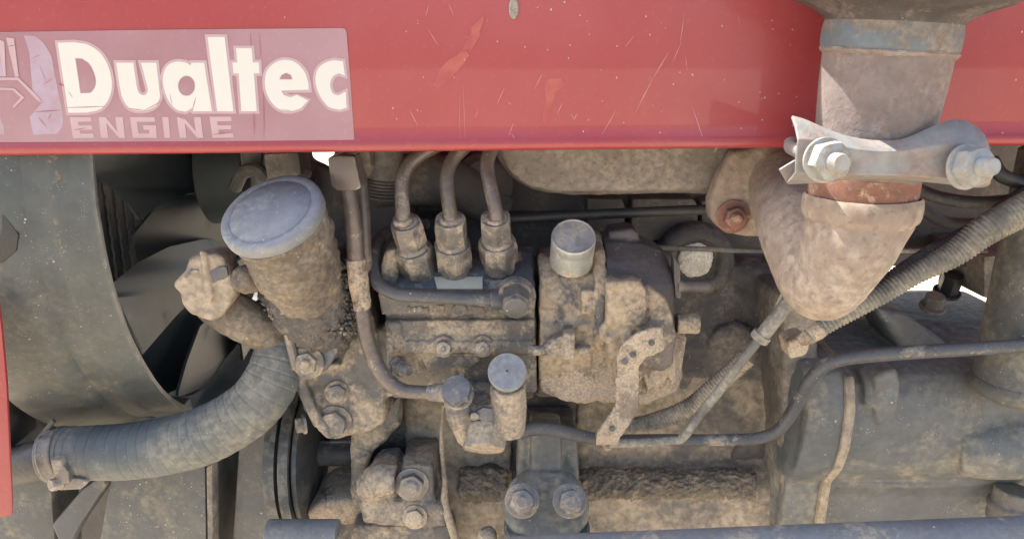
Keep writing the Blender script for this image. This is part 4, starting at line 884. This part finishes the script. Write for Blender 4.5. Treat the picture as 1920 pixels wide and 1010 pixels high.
bm = newbm(); tube(bm, ppath([(1515, 632, -.055), (1560, 603, -.055), (1640, 560, -.055), (1720, 512, -.055), (1790, 475, -.055), (1850, 430, -.055), (1935, 385, -.055)]), [S(q, 1700, 520, -.055) for q in (14, 16, 17, 19, 23, 27, 29)], 18, 70, corr(.0029))
con = part('corrugated_conduit', bm, 'conduit', T, 'grey corrugated conduit crossing below the exhaust elbow', sharp=180)
bm = newbm(); tube(bm, ppath([(1640, 545, -.04), (1700, 500, -.04), (1780, 455, -.035), (1840, 425, -.03), (1930, 360, -.02)]), [S(q, 1700, 500, -.04) for q in (12, 13, 15, 17, 18)], 14, 60, corr(.0026)); part('cable_loom', bm, 'black', con, 'thin black corrugated loom', sharp=180)
bm = newbm(); slab(bm, [(1478, 642), (1510, 630), (1522, 640), (1516, 668), (1482, 676)], -.045, -.02, .004); tube(bm, ppath([(1500, 640, -.05), (1525, 625, -.055), (1540, 615, -.055)]), [S(q, 1500, 640, -.05) for q in (12, 15, 17)], 16)
cast('conduit_end', bm, 'mud', con, voxel=.0012, smooth=2, disp=.0007)
bm = newbm(); tube(bm, ppath([(1160, 805, .02), (1220, 792, .018), (1290, 765, .015), (1340, 725, .012), (1400, 670, .01)]), [S(17, 1250, 780, .02)]*5, 16, 50, corr(.0028)); part('muddy_conduit', bm, 'conduit_tan', T, 'mud coated corrugated conduit behind the strap', sharp=180)
bm = newbm(); tube(bm, ppath([(940, 411, .06), (1050, 405, .06), (1200, 398, .06), (1345, 392, .06)]), S(9.5, 1100, 400, .06), 14); part('black_rod', bm, 'black', T, 'straight black rod below the manifold')
bm = newbm(); tube(bm, ppath([(1225, 464, .06), (1330, 467, .06), (1440, 470, .06), (1850, 470, .06)]), S(5, 1330, 467, .06), 12); part('thin_rod', bm, 'conduit', T, 'thin grey rod level with the silver cap')

# ---- right side: flange, clutch housing
bm = newbm(); slab(bm, [(1470, 560), (1530, 560), (1538, 700), (1524, 840), (1520, 1100), (1462, 1100), (1470, 800)], .03, .12, .004)
fl_ = cast('housing_flange', bm, 'flange', T, 'upright dusty flange between engine and clutch housing', voxel=.002, smooth=3, disp=.0008, dscale=90, disp2=.001, dscale2=30)
bm = newbm(); slab(bm, [(1515, 738), (1530, 738), (1532, 748), (1515, 750)], .015, .03, .001); part('flange_tab', bm, 'nut', fl_)
bm = newbm()
prism_x(bm, [(545, .24), (600, .13), (640, .085), (672, .045), (700, .022), (740, .010), (790, .006), (840, .008), (880, .016), (905, .034), (930, .044), (1100, .05), (1100, .30), (545, .30)], 1524, 2150, .010)
tube(bm, [P(1790, 838, .022), P(1840, 836, .018), P(1900, 834, .016), P(2100, 830, .016)], [S(q, 1850, 830, .02) for q in (50, 60, 62, 62)], 32)
prism_x(bm, [(560, .12), (640, .07), (672, .028), (700, .006), (770, -.006), (840, -.004), (880, .006), (905, .026), (1100, .036), (1100, .1), (560, .2)], 1531, 1612, .006)
prism_x(bm, [(690, .02), (712, .008), (760, .0), (765, .03), (690, .05)], 1650, 1690, .003)
slab(bm, [(1640, 705), (1682, 690), (1690, 715), (1686, 775), (1650, 800), (1642, 780)], .0, .03, .003)
tube(bm, [P(1535, 905, .032), P(1780, 905, .032), P(2100, 880, .032)], .004, 10)
slab(bm, [(1640, 575), (1700, 590), (1800, 660), (1760, 690), (1690, 660)], .055, .12, .008)
ch = cast('clutch_housing', bm, 'gear', T, 'blue grey clutch housing with a vertical rib at the lower right', voxel=.0020, smooth=3, disp=.0006, dscale=110, disp2=.0008, dscale2=22)
bm = newbm(); prism_x(bm, [(560, .11), (640, .068), (680, .024), (705, .002), (770, -.0080), (840, -.006), (880, .003), (905, .022), (1100, .032), (1100, .1), (560, .2)], 1604, 1625, .004)
part('housing_rib', bm, 'blockmud', ch, 'tan mud stained upright rib on the housing')
bm = newbm(); lathe(bm, P(1885, 975, .02), Vector((.1, 0, 1)), [(.017, 0), (.017, .012), (.019, .013), (.019, .017), (.016, .019), (.016, .032)], 28); cast('pipe_fitting', bm, 'flange', ch, voxel=.0015, smooth=2, disp=.0006)
bolt(ch, P(1748, 575, .10), Vector((0, -.35, .94)).normalized(), .009, .012, 'flange', 1.3)
bolt(ch, P(1775, 548, .14), Vector((0, -.35, .94)).normalized(), .010, .020, 'black', 1.3)
bm = newbm(); tube(bm, [P(1776, 545, .15), P(1772, 525, .15), P(1782, 505, .15)], [.008, .006, .007], 12); part('lever_stub', bm, 'black', ch)
bm = newbm(); ca = Vector((.03, 0, 1)).normalized(); lathe(bm, P(1908, 738, -.005), ca, [(.0, -.006), (.024, -.005), (.034, 0), (.0375, .006), (.037, .012), (.0355, .014), (.035, .06), (.033, .20), (.02, .21)], 48)
part('fuel_filter', bm, 'canister', T, 'dark grey upright canister at the right edge')
bm = newbm(); slab(bm, [(1480, 220), (2100, 220), (2100, 478), (1480, 478)], .20, .24, .004); dp = part('bulkhead', bm, 'head', T, 'dark bulkhead behind the exhaust elbow')
bm = newbm(); slab(bm, [(1480, 474), (1860, 476), (1860, 502), (1480, 498)], .13, .16, .003); part('side_rail', bm, 'head', dp)
bm = newbm(); slab(bm, [(1845, 480), (2100, 470), (2100, 560), (1845, 560)], .10, .20, .004); part('side_rail', bm, 'flange', dp)
for q in ([(1700, 345, .05), (1760, 370, .04), (1840, 380, .03), (1940, 370, .03)], [(1860, 300, .0), (1880, 330, -.01), (1940, 350, -.01)], [(1690, 355, .08), (1740, 400, .08), (1800, 420, .08), (1960, 410, .07)]):
    bm = newbm(); tube(bm, ppath(q), .0055, 12); part('black_cable', bm, 'black', dp)

# ---- lower middle: bracket, oil filter, pulley, bars
bm = newbm()
slab(bm, [(676, 935), (830, 945), (840, 990), (800, 992), (676, 985)], .018, .07, .005)
tube(bm, ppath([(690, 915, .03), (715, 900, .022), (742, 900, .022)]), [S(q, 700, 900, .02) for q in (30, 32, 30)], 24)
slab(bm, [(678, 905), (700, 882), (740, 878), (748, 905), (745, 945), (678, 940)], .022, .07, .008)
slab(bm, [(752, 875), (812, 872), (818, 945), (758, 948), (748, 925)], .022, .08, .005)
slab(bm, [(760, 855), (812, 852), (825, 900), (800, 905), (760, 880)], .05, .09, .004)
slab(bm, [(660, 985), (850, 985), (860, 1100), (650, 1100)], .03, .08, .006)
br = cast('pump_bracket', bm, 'mudblue', T, 'mud caked cast bracket at the bottom centre', voxel=.0015, smooth=3, disp=.0009, dscale=120, disp2=.0014, dscale2=45)
bolt(br, P(772, 906, .020), AX(.05, -.15, 1), .0115, .008, 'nut', 1.3, .007, .004, 'bracket_nut')
bolt(br, P(778, 968, .016), AX(0, -.1, 1), .0085, .005, 'mud', 1.3)
bm = newbm(); tube(bm, ppath([(832, 758, .03), (828, 830, .028), (834, 900, .026), (834, 945, .024), (846, 985, .02), (862, 1040, .02)]), [S(q, 830, 850, .03) for q in (3.5, 4, 5, 8, 8, 8)], 10); part('dipstick', bm, 'conduit_tan', T, 'thin upright dipstick tube beside the bracket')
bm = newbm()
slab(bm, [(972, 815), (1084, 815), (1086, 925), (968, 925)], .028, .09, .004)
slab(bm, [(995, 800), (1053, 800), (1054, 900), (994, 900)], .018, .05, .004)
slab(bm, [(994, 888), (1054, 886), (1056, 930), (992, 930)], .012, .05, .003)
slab(bm, [(1017, 925), (1028, 925), (1030, 965), (1018, 965)], -.004, .03, .002)
fa_ = AX(0, .55, .83); fcn = P(1025, 946, -.004); rf = S(79, 1025, 950, .008)
lathe(bm, fcn-fa_*.012, fa_, [(rf*.96, 0), (rf, .003), (rf, .008), (rf*.96, .012), (rf*.82, .015), (0, .017)], 48)
ofh = cast('oil_filter_head', bm, 'gear', T, 'blue grey oil filter head with two bolts', voxel=.0013, smooth=2, disp=.0005, dscale=130, disp2=.0007, dscale2=45)
bolt(ofh, P(979, 938, -.026), AX(-.03, .18, .95), S(22, 980, 940, 0), .009, 'nut', 1.4, S(12, 980, 940, 0), .003)
bolt(ofh, P(1068, 938, -.026), AX(.05, .18, .95), S(22, 1070, 940, 0), .009, 'nut', 1.4, S(13, 1070, 940, 0), .002)
bm = newbm(); lathe(bm, Vector((fcn.x, fcn.y+.002, fcn.z-.10)), Vector((0, -.10, 1)).normalized(), [(rf*.97, 0), (rf*.97, .078), (rf*1.0, .080), (rf*1.0, .084), (rf*.95, .086)], 48); part('oil_filter_canister', bm, 'frame', ofh)
bm = newbm(); slab(bm, [(500, 780), (700, 780), (700, 1100), (500, 1100)], .16, .19, .003); part('gap_backing', bm, 'head', T)  # backing sheet added to close the bright gap behind the timing case
# pulley and belts seen edge on
bm = newbm(); pc = P(600, 850, .10); xa = Vector((-1, 0, 0))
lathe(bm, pc+Vector((.03, 0, 0)), xa, [(.012, -.05), (.012, .03), (.05, .032), (.068, .036), (.068, .040), (.056, .046), (.056, .050), (.068, .056), (.068, .060), (.03, .062)], 48)
pul = part('pulley', bm, 'belt', T, 'dark belt pulley behind the timing case')
bm = newbm(); lathe(bm, pc+Vector((.0, 0, 0)), xa, [(.064, .0125), (.074, .012), (.074, .021), (.064, .0205), (.064, .0125)], 48); part('drive_belt', bm, 'belt', pul)
bm = newbm(); lathe(bm, pc+Vector((-.03, 0, 0)), xa, [(.064, -.004), (.072, -.005), (.072, .005), (.064, .004), (.064, -.004)], 48); part('drive_belt', bm, 'belt', pul)
bm = newbm(); slab(bm, [(570, 960), (605, 938), (660, 935), (690, 955), (660, 990), (580, 985)], .05, .12, .008); cast('mud_heap', bm, 'mud', br, voxel=.002, disp=.001)
bm = newbm(); lathe(bm, P(502, 1004, .0), Vector((1, 0, 0)), [(.0, 0), (.0135, .0), (.0145, .001), (.0145, .025), (.015, .026), (.015, .029), (.0145, .030), (.0145, .062)], 36); part('cross_tube', bm, 'bar', T, 'short blue grey tube end at the bottom edge')
bm = newbm(); lathe(bm, P(628, 1004, .005), AX(0, .9, .3), [(.012, -.02), (.013, .0), (.011, .006), (0, .008)], 24); cast('stud_end', bm, 'mud', br, voxel=.0011, disp=.0005)
bm = newbm(); lathe(bm, P(914, 1004, .0), AX(0, .8, .5), [(.008, -.02), (.0085, .0), (.0075, .005), (0, .007)], 24); cast('stud_end', bm, 'mud', br, voxel=.0011, disp=.0005)
bm = newbm(); b0, b1 = P(960, 1043, -.10), P(2050, 1000, -.10); tube(bm, [b0, (b0+b1)/2, b1], S(38, 1500, 1010, -.10), 28); 
part('drag_link', bm, 'bar', T, 'long blue grey steering rod along the bottom right edge')
